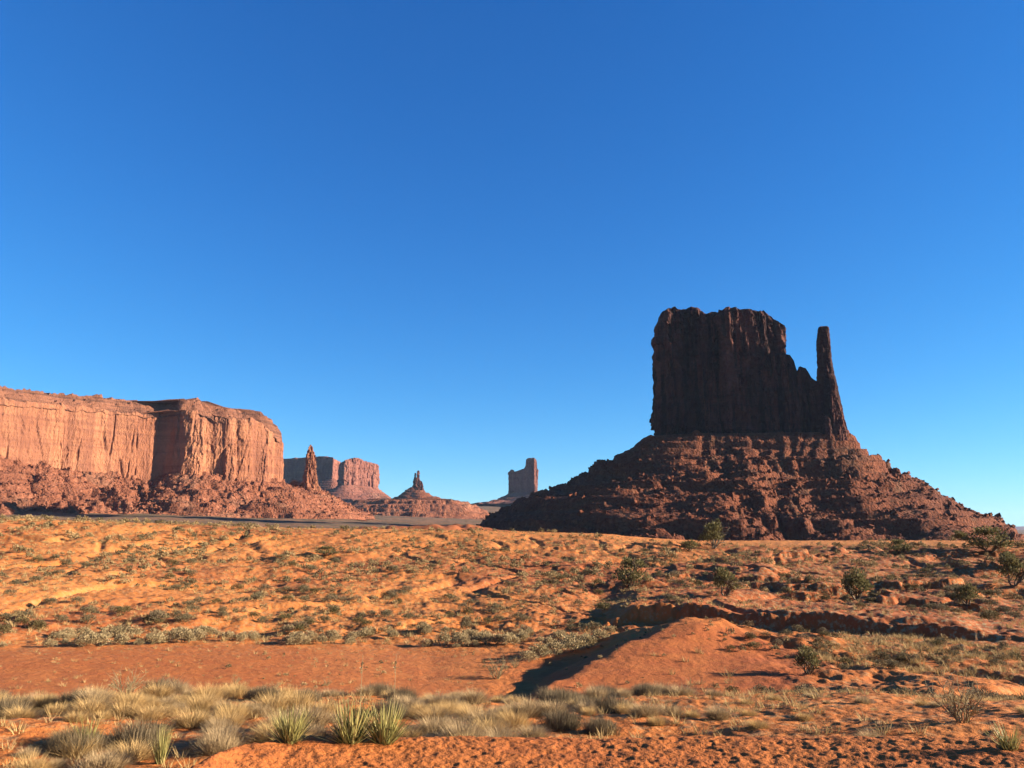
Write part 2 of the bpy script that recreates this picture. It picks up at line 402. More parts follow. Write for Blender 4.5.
def height(x, y):
    x = np.asarray(x, float); y = np.asarray(y, float)
    z = base_height(x, y)
    r, az, px, near, playa, mound, hill, right, top = zones(x, y)
    rough = 1 - 0.93 * np.maximum(playa, mound)
    # trodden sand by the viewpoint
    tr = near + 0.35 * (1 - near) * (1 - sstep(14, 30, r))
    z = z + tr * (0.008 * noise2(x * 3.5, y * 3.5, 3) + 0.008 * noise2(x * 11, y * 11, 4) + 0.006 * noise2(x * 27, y * 27, 5)) * (r < 40)
    v, dd = cell2(x * 7.5, y * 7.5, 8)
    z = z - near * 0.008 * (1 - sstep(0.12, 0.5, dd)) * (v > 0.3)
    mid = sstep(7.5, 12, r) * (1 - sstep(150, 400, r))
    z = z + mid * rough * (0.10 * noise2(x * 0.55, y * 0.55, 11) + 0.06 * noise2(x * 1.3, y * 1.3, 12) * sstep(12, 30, r) + 0.035 * noise2(x * 3.1, y * 3.1, 13) * (0.4 + 0.6 * sstep(15, 30, r)) + 0.02 * noise2(x * 6.5, y * 6.5, 16) * (r < 60))
    z = z + mid * (1 - rough) * (0.02 * noise2(x * 0.8, y * 0.8, 14) + 0.012 * noise2(x * 3.0, y * 3.0, 15))
    # hummocks and drainage on the slope beyond
    hl = np.maximum(hill, right) * (1 - top)
    z = z + hl * (0.34 * noise2(x * 0.10, y * 0.085, 21) + 0.17 * noise2(x * 0.24, y * 0.2, 22) + 0.10 * noise2(x * 0.6, y * 0.5, 24) + 0.055 * noise2(x * 1.5, y * 1.3, 25) + 0.035 * noise2(x * 3.3, y * 2.8, 26))
    gul = np.abs(noise2(x * 0.085 + 0.8 * noise2(x * 0.05, y * 0.05, 31), y * 0.045, 32))
    z = z - hl * 0.32 * (1 - sstep(0.0, 0.12, gul))
    # cut banks: a terraced noise that drops off sharply towards the watercourses
    tn = fbm(x * 0.055, y * 0.06, 41, 4) * 2.2 + 0.15 * noise2(x * 0.9, y * 0.9, 42)
    step = sstep(-0.04, 0.06, tn) + sstep(0.62, 0.70, tn) + sstep(-0.7, -0.62, tn)
    wgt = (0.42 * right * sstep(24, 30, r) * (0.3 + 0.7 * sstep(44, 60, r)) * (1 - sstep(43, 46, r) * (1 - sstep(54, 62, r))) + 0.55 * hl * sstep(520, 570, px) * sstep(55, 62, r) + 0.12 * hl * (1 - sstep(520, 570, px)))
    wgt = wgt * sstep(-0.25, 0.25, noise2(x * 0.07, y * 0.07, 44))
    z = z + wgt * (step - 1.4) * 0.62 * (1 - top)
    # sand rills of the mound
    # valley and far ground
    far = sstep(250, 500, r)
    z = z + far * (3.5 * noise2(x * 0.005, y * 0.005, 51) + 2.0 * noise2(x * 0.015, y * 0.015, 52) + 0.6 * noise2(x * 0.07, y * 0.07, 53)) * (1 - sstep(9000, 20000, r))
    # low red mounds in the wash in front of the big butte
    lm = np.exp(-((r - 640) / 60) ** 2) * sstep(330, 390, px) * (1 - sstep(560, 640, px))
    z = z + lm * (4.0 + 8.0 * np.abs(noise2(x * 0.028, y * 0.02, 61)) + 2.0 * noise2(x * 0.1, y * 0.1, 62))
    return z

def ground():
    fine = np.radians(np.arange(-36.5, 36.51, 0.085))
    az = np.concatenate([np.radians(np.arange(-180, -60, 3.0)), np.radians(np.arange(-60, -36.5, 0.6)), fine,
                         np.radians(np.arange(36.8, 80, 0.4)), np.radians(np.arange(80, 178, 3.0))])
    rs = [0.4]
    while rs[-1] < 30500:
        r = rs[-1]
        k = 0.12 if r < 4 else 0.0038 if r < 18 else 0.0042 if r < 150 else 0.012 if r < 3500 else 0.05
        rs.append(r * (1 + k))
    rs = np.array(rs)
    R, A = np.meshgrid(rs, az, indexing='ij')
    x = (R * np.sin(A)).ravel(); y = (R * np.cos(A)).ravel()
    z = height(x, y)
    r, aa, px, near, playa, mound, hill, right, top = zones(x, y)
    n = fbm(x * 0.03, y * 0.03, 71, 4)
    red = np.clip(0.55 * playa + 0.75 * mound + 0.35 * near + right * (0.55 + 0.8 * n) * (1 - top) + hill * sstep(0.0, 0.5, n) * 0.8
                  + hill * sstep(505, 560, px) * 0.45 * (1 - top), 0, 1)
    red = np.maximum(red, np.exp(-((r - 640) / 90) ** 2) * sstep(300, 390, px))
    pale = np.clip(top * 0.9 + hill * sstep(0.05, -0.4, n) * 0.6, 0, 1)
    litter = np.clip(0.55 * sstep(9, 11, r) * (1 - sstep(18, 26, r)) + hill * 0.55 * (1 - top) + right * 0.55 + playa * 0.12 - mound * 0.5
                     + 0.5 * np.exp(-((r - 45) / 4) ** 2), 0, 1)
    valley = sstep(170, 320, r)
    valley = valley * (1 - 0.9 * np.exp(-((r - 640) / 90) ** 2) * sstep(300, 390, px))
    nr, nc = len(rs), len(az)
    V = np.stack([x, y, z], -1)
    f = grid_faces(nr, nc, wrap=True)[:, ::-1]
    # centre fan
    V = np.vstack([V, [[0, 0, -1.68]]])
    c = len(V) - 1; j = np.arange(nc)
    fan = np.stack([np.full(nc, c), (j + 1) % nc, j], -1)
    z0 = lambda q: np.append(q, 0.0)
    o = mesh_obj('ground', V, [f, fan], M_GROUND, smooth=True, attrs={'red': z0(red), 'pale': z0(pale), 'litter': z0(litter), 'valley': z0(valley)})
    tag(o, 'orange red desert sand rolling away from the viewpoint to the valley floor', kind='structure')
ground()

# ------------------------------------------------------------------ cliffs and talus
def resample(pts, step):
    P = np.array(pts, float); Q = np.vstack([P, P[:1]])
    seg = np.hypot(*np.diff(Q, axis=0).T); s = np.concatenate([[0], np.cumsum(seg)])
    n = int(s[-1] / step); t = np.arange(n) * s[-1] / n
    return np.stack([np.interp(t, s, Q[:, 0]), np.interp(t, s, Q[:, 1])], -1), s[-1] / n
def csmooth(v, n):
    if n < 3: return v
    n = int(n) | 1; k = np.hanning(n + 2)[1:-1]; k /= k.sum(); h = n // 2
    if v.ndim == 1: return np.convolve(np.concatenate([v[-h:], v, v[:h]]), k, mode='valid')
    return np.stack([csmooth(v[:, i], n) for i in range(v.shape[1])], -1)
def normals(P):
    T = np.roll(P, -1, 0) - np.roll(P, 1, 0); T /= np.maximum(np.hypot(T[:, 0], T[:, 1]), 1e-9)[:, None]
    N = np.stack([T[:, 1], -T[:, 0]], -1)
    area = 0.5 * np.sum(P[:, 0] * np.roll(P[:, 1], -1) - np.roll(P[:, 0], -1) * P[:, 1])
    return N if area > 0 else -N
class Geo:
    def __init__(s): s.V = []; s.F = []; s.n = 0
    def add(s, V, F):
        s.V.append(V); s.F.append(F + s.n); s.n += len(V)
    def build(s, name, mat, parent=None, smooth=False):
        return mesh_obj(name, np.concatenate(s.V), np.concatenate(s.F), mat, parent, smooth)
def cliff(geo, pts, z0, top, step=1.6, dz=1.8, amp=1.0, sc=1.0, seed=0, round_=10.0, batter=0.04, topn=2.0, smoothm=10.0, bed=0.6, ampf=None, blk=1.0):
    """rock wall: fluted pillars and cracks on a closed outline, with a top that follows top(x, y)"""
    P, ds = resample(pts, step)
    P = csmooth(P, smoothm / ds); N = normals(csmooth(P, 12 / ds)); s = np.arange(len(P)) * ds
    zt = top(P[:, 0], P[:, 1])
    nz = max(8, int((np.median(zt) - z0) / dz))
    t = np.linspace(0, 1, nz)[:, None]
    Z = z0 + (zt[None, :] - z0) * t
    px, py = P[:, 0][None, :], P[:, 1][None, :]
    wx = px + 0.05 * Z; wy = py - 0.04 * Z
    def bil(w, zs, sd):   # billow: rounded bulges between sharp creases, following the outline in plan
        return np.abs(noise2((wx + 0.35 * wy) / w + 0.35 * noise2(wx / w * 0.5, Z / zs, sd + 5), (wy - 0.35 * wx) / w + Z / zs * 0.5, sd))
    D = amp * (15 * bil(52 * sc, 700, seed) + 8.0 * bil(21 * sc, 300, seed + 1) + 3.0 * bil(9 * sc, 140, seed + 2) + 0.8 * bil(4.2 * sc, 30, seed + 3))
    D = D - amp * 7.5
    if ampf is not None: D = D * ampf(P[:, 0], P[:, 1])[None, :]; blk = blk * np.sqrt(ampf(P[:, 0], P[:, 1]))[None, :] * 0.9
    # joints: narrow vertical cracks that start and stop
    cr = np.abs(noise2((wx + 0.35 * wy) / (17 * sc), (wy - 0.35 * wx) / (17 * sc), seed + 7))
    D = D - amp * 5.0 * (1 - sstep(0, 0.07, cr)) * sstep(-0.15, 0.25, noise2(px / 60 + Z / 60, py / 60, seed + 8))
    # slabs that have fallen away leave flat scars
    ww = wx + 0.35 * wy
    D = D + blk * sc * (4.2 * facet(ww / (15 * sc), Z / (48 * sc), seed + 9, 0.8) + 2.2 * facet(ww / (7 * sc) + 0.15 * noise2(Z / 30, ww / 30, seed + 15), Z / (21 * sc), seed + 16, 0.9)
                       + 1.1 * facet(ww / (3.3 * sc), Z / (8 * sc), seed + 17, 1.0)) * sstep(0, 0.04, t)
    # bedding: thin horizontal ledges, stronger low down and at the rim
    zb = Z + 1.5 * noise2(px / 40, py / 40, seed + 11)
    led = noise2(zb / (3.2 * sc), zb * 0, seed + 12) * 1.4 + noise2(zb / (1.4 * sc) + 9, zb * 0, seed + 13)
    D = D + amp * bed * led * (0.35 + 1.3 * (1 - sstep(0.0, 0.22, t)) + 0.9 * sstep(0.86, 0.97, t))
    D = D - batter * (Z - z0) + 0.9 * amp * noise2(wx / 2.6, Z / 2.6 + wy / 2.6, seed + 14)
    H = (zt[None, :] - z0)
    D = D - round_ * np.clip(1 - (1 - t) * H / (round_ * 2.2), 0, 1) ** 2.2
    X = px + N[:, 0][None, :] * D; Y = py + N[:, 1][None, :] * D
    nc = len(P)
    # the top: rings closing in on the middle
    cx, cy = P[:, 0].mean(), P[:, 1].mean()
    rings = []
    for q in np.linspace(0, 1, 34)[1:] ** 1.0:
        rx = X[-1] * (1 - q) + cx * q; ry = Y[-1] * (1 - q) + cy * q
        rz = top(rx, ry) + topn * sstep(0, 0.05, q) * (1.2 * facet(rx / 8, ry / 8, seed + 22) + fbm(rx / 14, ry / 14, seed + 20, 3) + 0.8 * (cell2(rx / 9, ry / 9, seed + 21)[0] - 0.5))
        rings.append(np.stack([rx, ry, rz], -1))
    V = np.concatenate([np.stack([X.ravel(), Y.ravel(), Z.ravel()], -1)] + rings)
    geo.add(V, grid_faces(nz + len(rings), nc, wrap=True))
    return P
def pillar(geo, levels, seed=0, amp=1.0, n=90, dz=1.5, capround=3.0):
    """levels: (z, cx, cy, rx, ry, rot) from the bottom up"""
    Lv = np.array(levels, float); z0, z1 = Lv[0, 0], Lv[-1, 0]
    nz = max(6, int((z1 - z0) / dz)); Z = np.linspace(z0, z1, nz)
    g = [np.interp(Z, Lv[:, 0], Lv[:, i])[:, None] for i in range(1, 6)]
    a = np.linspace(0, 2 * math.pi, n, endpoint=False)[None, :]
    sq = (np.abs(np.cos(a)) ** 3.2 + np.abs(np.sin(a)) ** 3.2) ** (-1 / 3.2)
    lx = np.cos(a) * sq; ly = np.sin(a) * sq; c, s_ = np.cos(g[4]), np.sin(g[4])
    ux = lx * c - ly * s_; uy = lx * s_ + ly * c
    Zg = np.broadcast_to(Z[:, None], (nz, n))
    bx = g[0] + (lx * g[2]) * c - (ly * g[3]) * s_; by = g[1] + (lx * g[2]) * s_ + (ly * g[3]) * c
    D = amp * (4.5 * np.abs(noise2(bx / 13 + Zg / 300, by / 13, seed)) + 2.2 * np.abs(noise2(bx / 5.5, by / 5.5 + Zg / 90, seed + 1))
               + 1.2 * noise2(bx / 3, Zg / 3 + by / 3, seed + 2) + 1.0 * noise2(Zg / 4, Zg * 0, seed + 3) - 2.2
               + 2.4 * facet((bx + by) / 8, Zg / 22, seed + 4, .9) + 1.2 * facet((bx - by) / 3.5, Zg / 8, seed + 5, 1.0) - 1.0)
    k = np.clip(1 - (z1 - Zg) / capround, 0, 1)
    m = np.minimum(g[2], g[3]); D = np.maximum(D, -0.45 * m) - 0.8 * m * k ** 3
    X = bx + ux * D; Y = by + uy * D
    V = np.stack([X.ravel(), Y.ravel(), Zg.ravel()], -1)
    top = np.stack([np.full(n, X[-1].mean()), np.full(n, Y[-1].mean()), np.full(n, z1 + 0.3)], -1)
    geo.add(np.concatenate([V, top]), grid_faces(nz + 1, n, wrap=True))
def talus(pts, ztop, zbase, width, prof, seed=0, step=2.2, nq=260, inset=14.0, sc=1.0, amp=1.0, ledges=(), smoothm=90, blocks=1.0, terr=(9.0, 0.8)):
    """rubble apron around an outline. width/ztop/zbase are functions of (x, y) on the outline; prof maps 0..1 to the drop;
    ledges: (z, thickness, strength) of the harder beds that break the slope"""
    P, ds = resample(pts, step)
    S = csmooth(P, smoothm / ds); N = normals(csmooth(S, 2.0 * smoothm / ds))
    S = S - N * inset
    wd = csmooth(width(S[:, 0], S[:, 1]), 50 / ds)[None, :]; za = csmooth(ztop(S[:, 0], S[:, 1]), 30 / ds)[None, :]
    zb = csmooth(zbase(S[:, 0], S[:, 1]), 60 / ds)[None, :]
    q = np.linspace(0, 1, nq)[:, None]
    run = inset + wd
    X = S[:, 0][None, :] + N[:, 0][None, :] * run * q; Y = S[:, 1][None, :] + N[:, 1][None, :] * run * q
    drop = prof(q, S[:, 0], S[:, 1]) if callable(prof) else np.interp(q, prof[0], prof[1])
    Z = za + (zb - za) * drop
    fade = sstep(0.0, 0.05, q) * (1 - 0.8 * sstep(0.93, 1.0, q))
    k = np.arange(P.shape[0])[None, :] * ds
    gl = np.abs(noise2((k + 40 * noise2(q * 3, k / 200, seed + 1)) / (62 * sc), q * 1.6, seed))
    Z = Z + amp * fade * (gl - 0.3) * 30 * sstep(0.05, 0.6, q) * sc
    g2 = np.abs(noise2((k + 10 * noise2(q * 8, k / 60, seed + 2)) / (20 * sc), q * 4, seed + 3))
    Z = Z + amp * fade * (g2 - 0.3) * 10 * sc
    if len(ledges):
        for (lz, th, stg) in ledges:
            lzz = lz + 3 * noise2(X / 70, Y / 70, seed + 30)
            strg = stg * np.clip(0.6 + 1.3 * noise2(X / 60, Y / 60, seed + 31), 0.0, 1.15)
            dist = (Z - lzz) / th
            Z = Z + strg * fade * th * (sstep(-0.25, 0.03, dist) * 0.9 - sstep(-2.2, 0.9, dist) * 0.9)
    th_, ts_ = terr
    zz = Z + 2.0 * noise2(X / 90, Y / 90, seed + 60); zz = zz + 0.45 * th_ * noise2(zz / (2.6 * th_), X / 900, seed + 61)
    ff = zz / th_ - np.floor(zz / th_)
    Z = Z + fade * th_ * (sstep(0.30, 0.58, ff) - ff) * ts_ * np.clip(0.65 + 1.5 * noise2(X / 75, Y / 75, seed + 62), 0.05, 1.1)
    rgh = 0.35 + 0.9 * sstep(-0.3, 0.35, noise2(X / 55, Y / 55, seed + 45))
    Z = Z + amp * fade * sc * blocks * rgh * (5.0 * facet(X / (13 * sc), Y / (13 * sc), seed + 40, 0.9) + 3.2 * facet(X / (6 * sc), Y / (6 * sc), seed + 41, 1.0)
            + 1.6 * facet(X / (3 * sc), Y / (3 * sc), seed + 43, 1.1)) + amp * fade * sc * 1.6 * fbm(X / (12 * sc), Y / (12 * sc), seed + 42, 4, 0.6)
    V = np.stack([X.ravel(), Y.ravel(), Z.ravel()], -1)
    nc = P.shape[0]
    return V, grid_faces(nq, nc, wrap=True)[:, ::-1], X, Y, Z
def boulders(X, Y, Z, n, smin, smax, seed, qlo=0.1, qhi=0.98, view=True):
    """angular blocks sitting on an apron, as arrays for one mesh"""
    rg = np.random.default_rng(seed)
    base = np.array([[-1, -1, -1], [1, -1, -1], [1, 1, -1], [-1, 1, -1], [-1, -1, 1], [1, -1, 1], [1, 1, 1], [-1, 1, 1]], float)
    fc = np.array([[0, 3, 2, 1], [4, 5, 6, 7], [0, 1, 5, 4], [1, 2, 6, 5], [2, 3, 7, 6], [3, 0, 4, 7]])
    nq, nc = X.shape
    i = (rg.uniform(qlo, qhi, n) * (nq - 1)).astype(int); j = rg.integers(0, nc, n)
    c = np.stack([X[i, j], Y[i, j], Z[i, j]], -1)
    s = smin * (smax / smin) ** (rg.random(n) ** 2.4)
    b = base[None] * (1 + rg.uniform(-0.45, 0.1, (n, 8, 3))) * rg.uniform(0.55, 1.1, (n, 1, 3)) * s[:, None, None] * 0.5
    ax = rg.normal(size=(n, 3)); ax /= np.linalg.norm(ax, axis=1)[:, None]; th = rg.uniform(0, 1.2, n)
    K = np.zeros((n, 3, 3)); K[:, 0, 1] = -ax[:, 2]; K[:, 0, 2] = ax[:, 1]; K[:, 1, 0] = ax[:, 2]; K[:, 1, 2] = -ax[:, 0]; K[:, 2, 0] = -ax[:, 1]; K[:, 2, 1] = ax[:, 0]
    Rm = np.eye(3)[None] + np.sin(th)[:, None, None] * K + (1 - np.cos(th))[:, None, None] * (K @ K)
    b = np.einsum('nij,nkj->nki', Rm, b) + c[:, None, :] + np.array([0, 0, 1])[None, None] * (s * 0.2)[:, None, None]
    V = b.reshape(-1, 3); F = (fc[None] + 8 * np.arange(n)[:, None, None]).reshape(-1, 4)
    return V, F
def xy(px, d, py=440): 
    a = at(px, py, d); return (float(a[0]), float(a[1]))
def topfun(ctl, d0, jitter=0.0, seed=0):
    if not np.isscalar(d0):
        dp, dv = zip(*d0); d0 = np.interp([p for p, y in ctl], dp, dv)
    """top height as a function of the bearing, from (px, y) of the outline seen at distance d0"""
    a = np.array([float(ray(p, y)[0]) for p, y in ctl]); t = np.array([float(ray(p, y)[1]) for p, y in ctl])
    def f(x, y):
        az = np.arctan2(x, y); z = np.interp(az, a, t * d0)
        if jitter: z = z + jitter * (cell2(x / 7, y / 7, seed)[0] - 0.5) + jitter * noise2(x / 16, y / 16, seed + 1)
        return z
    return f
def zat(px, py, d): return float(at(px, py, d)[2])

# ---- the big butte
def mitten():
    DM = 1200.0
    root = thing('butte', 'huge dark mitten-shaped sandstone butte with a thin thumb spire, right of centre', 'butte', (*xy(745, DM), -22))
    ro = np.array(root.location)
    g = Geo()
    zb = zat(745, 446, DM - 40)
    top = topfun([(640, 352), (650.5, 347), (653, 333), (658, 318), (664, 311.5), (675, 309), (695, 308), (701, 312), (722, 312.5), (740, 309), (763, 309.5), (777, 314), (786, 316), (790, 330), (793, 352), (800, 371), (822, 381), (850, 384)], [(640, DM - 36), (800, DM + 8)], 2.0, 5)
    foot = [xy(657, DM + 10), xy(659, DM - 32), xy(665, DM - 44), xy(677, DM - 46), xy(692, DM - 30), xy(706, DM - 38), xy(722, DM - 24), xy(736, DM - 38), xy(744, DM - 28), xy(756, DM - 16), xy(764, DM - 2), xy(778, DM + 2), xy(787, DM + 20), xy(791, DM + 50), xy(786, DM + 95), xy(740, DM + 125), xy(690, DM + 105), xy(660, DM + 60)]
    cliff(g, foot, zb - 6, top, seed=100, step=1.3, dz=1.6, amp=1.25, blk=1.55, round_=6, batter=0.015, smoothm=10)
    # the lower shoulder that joins the thumb
    top2 = topfun([(770, 352), (790, 356), (794, 361), (797, 372), (800, 366), (806, 368), (812, 378), (819, 382), (823, 381), (840, 384)], DM + 2, 2.0, 8)
    foot2 = [xy(776, DM - 4), xy(790, DM - 8), xy(806, DM - 6), xy(822, DM + 2), xy(832, DM + 18), xy(828, DM + 50), xy(800, DM + 74), xy(776, DM + 58)]
    cliff(g, foot2, zb - 6, top2, seed=130, step=1.2, dz=1.5, amp=0.6, blk=1.2, round_=3, batter=0.02, topn=1.0, smoothm=8)
    # free-standing pillars leaning on the face: px, y of the top, half width, depth offset, y of the foot
    for k, (p, yt, hw, dd) in enumerate([(660, 352, 5, -34), (668, 330, 8, -52), (684, 372, 7, -60), (697, 318, 6, -52), (715, 362, 7, -60), (727, 326, 6, -62), (738, 316, 6, -66), (753, 330, 6, -58), (770, 322, 6, -40), (783, 324, 5, -22),
                                         (758, 391, 3.4, -80), (748, 402, 5, -80), (778, 372, 6, -56), (796, 392, 5, -54), (813, 402, 4, -56), (806, 398, 5, -50), (663, 392, 6, -56), (640 + 66, 398, 7, -66), (691, 405, 6, -66), (729, 410, 7, -74), (768, 405, 6, -66), (792, 366, 3.2, -20), (800, 370, 4, -10)]):
        d = DM + np.interp(p, [655, 790], [-36, 6]) + (dd + 66) * 0.5; m = d / 790.0
        x, y = xy(p, d); z1 = zat(p, yt, d); r = hw * m
        pillar(g, [(zb - 6, x, y, r * 1.25, r * 1.35, 0.3 * math.sin(k * 3.1) - 0.29), ((zb + z1) / 2, x, y + 2, r * 1.1, r * 1.2, 0.2 * math.sin(k * 2.1) - 0.29), (z1 - 8, x, y + 3, r * 0.95, r, -0.29), (z1, x, y + 4, r * 0.7, r * 0.8, -0.29)], seed=200 + 7 * k, amp=0.85, n=70)
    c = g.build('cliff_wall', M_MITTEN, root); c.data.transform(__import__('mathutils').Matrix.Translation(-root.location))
    # thumb
    g = Geo(); DT = DM + 14
    lv = []
    for y_, l, r in [(447, 819, 848), (438, 819, 846), (420, 819.5, 842), (403, 820, 838.5), (388, 819.5, 835.5), (370, 819, 831.5), (358, 818.8, 829.8), (345, 818.6, 829), (332, 818.8, 828.2), (328.5, 819.5, 827.6), (326.5, 821, 826.8)]:
        cxp = (l + r) / 2; hw = (r - l) / 2 * DT / 790 + 1.8
        x, y = xy(cxp, DT, y_); lv.append((zat(cxp, y_, DT), x, y, hw, hw * (0.95 if y_ > 400 else 1.25), -0.35))
    pillar(g, lv, seed=333, amp=0.42, n=150, dz=1.1, capround=2.5)
    for k, (p, yt, hw, dd) in enumerate([(838, 402, 3, -12), (842, 424, 2.6, -8), (833, 392, 2.2, -16), (828, 415, 4, -20), (845, 434, 2, 0)]):
        d = DT + dd; m = d / 790; x, y = xy(p, d); z1 = zat(p, yt, d)
        pillar(g, [(zb - 8, x, y, hw * m * 1.3, hw * m * 1.4, -0.3), (z1 - 8, x, y, hw * m, hw * m, -0.3), (z1, x - 1, y, hw * m * .6, hw * m * .6, -.3)], seed=400 + 9 * k, amp=0.5, n=50)
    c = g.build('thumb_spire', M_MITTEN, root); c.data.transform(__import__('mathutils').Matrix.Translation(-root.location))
    # talus
    outline = [xy(649, DM + 10), xy(651, DM - 32), xy(676, DM - 46), xy(720, DM - 36), xy(756, DM - 28), xy(800, DM - 14), xy(842, DM + 4), xy(851, DM + 30), xy(838, DM + 70), xy(790, DM + 115), xy(740, DM + 130), xy(690, DM + 110), xy(655, DM + 60)]
    cxy = np.mean(outline, axis=0)
    def ang(x, y): # 0 = right of the butte, pi/2 = far side, as seen from the viewpoint
        a0 = math.atan2(cxy[0], cxy[1]); rx, ry = math.cos(a0), -math.sin(a0); fx, fy = math.sin(a0), math.cos(a0)
        dx, dy = x - cxy[0], y - cxy[1]; return np.arctan2(dx * fx + dy * fy, dx * rx + dy * ry)
    def width(x, y):
        a = ang(x, y)
        return np.interp(a, [-math.pi, -2.6, -1.9, -1.4, -0.8, -0.35, 0, 1.0, 2.2, math.pi], [288, 280, 262, 250, 240, 225, 220, 220, 235, 288])
    qs = [0, 0.05, 0.10, 0.20, 0.34, 0.53, 0.65, 0.82, 0.90, 0.955, 1.0]
    pl = [0, 0.015, 0.09, 0.185, 0.31, 0.475, 0.515, 0.67, 0.76, 0.88, 1.0]
    pr = [0, 0.02, 0.13, 0.25, 0.39, 0.56, 0.66, 0.80, 0.88, 0.94, 1.0]
    def prof(q, x, y):
        w = sstep(2.25, 2.8, np.abs(ang(x, y)))
        w = csmooth(w, 121)
        return np.interp(q, qs, pl) * w[None, :] + np.interp(q, qs, pr) * (1 - w)[None, :]
    V, F, X, Y, Z = talus(outline, lambda x, y: zat(745, 433.5, DM - 20) + 0 * x, lambda x, y: -26 + 0 * x, width,
        prof, seed=500, step=1.15, nq=380, inset=4, amp=0.62, blocks=0.55, terr=(10.0, 0.95),
        ledges=[(zat(745, 442, DM - 60), 10, 1.2), (zat(745, 450, DM - 80), 11, 1.2), (zat(745, 461, DM - 110), 20, 1.4), (zat(560, 489, DM - 60), 12, 1.0), (zat(700, 500, 980), 12, 0.9), (6.0, 16, 1.2), (-8, 8, 0.8)], smoothm=70)
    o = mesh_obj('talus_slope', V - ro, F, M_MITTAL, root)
    V, F = boulders(X, Y, Z, 9000, 1.0, 7.5, 77, qlo=0.2)
    tag(mesh_obj('scree', V - ro, F, M_MITTAL, root), kind='stuff')
mitten()

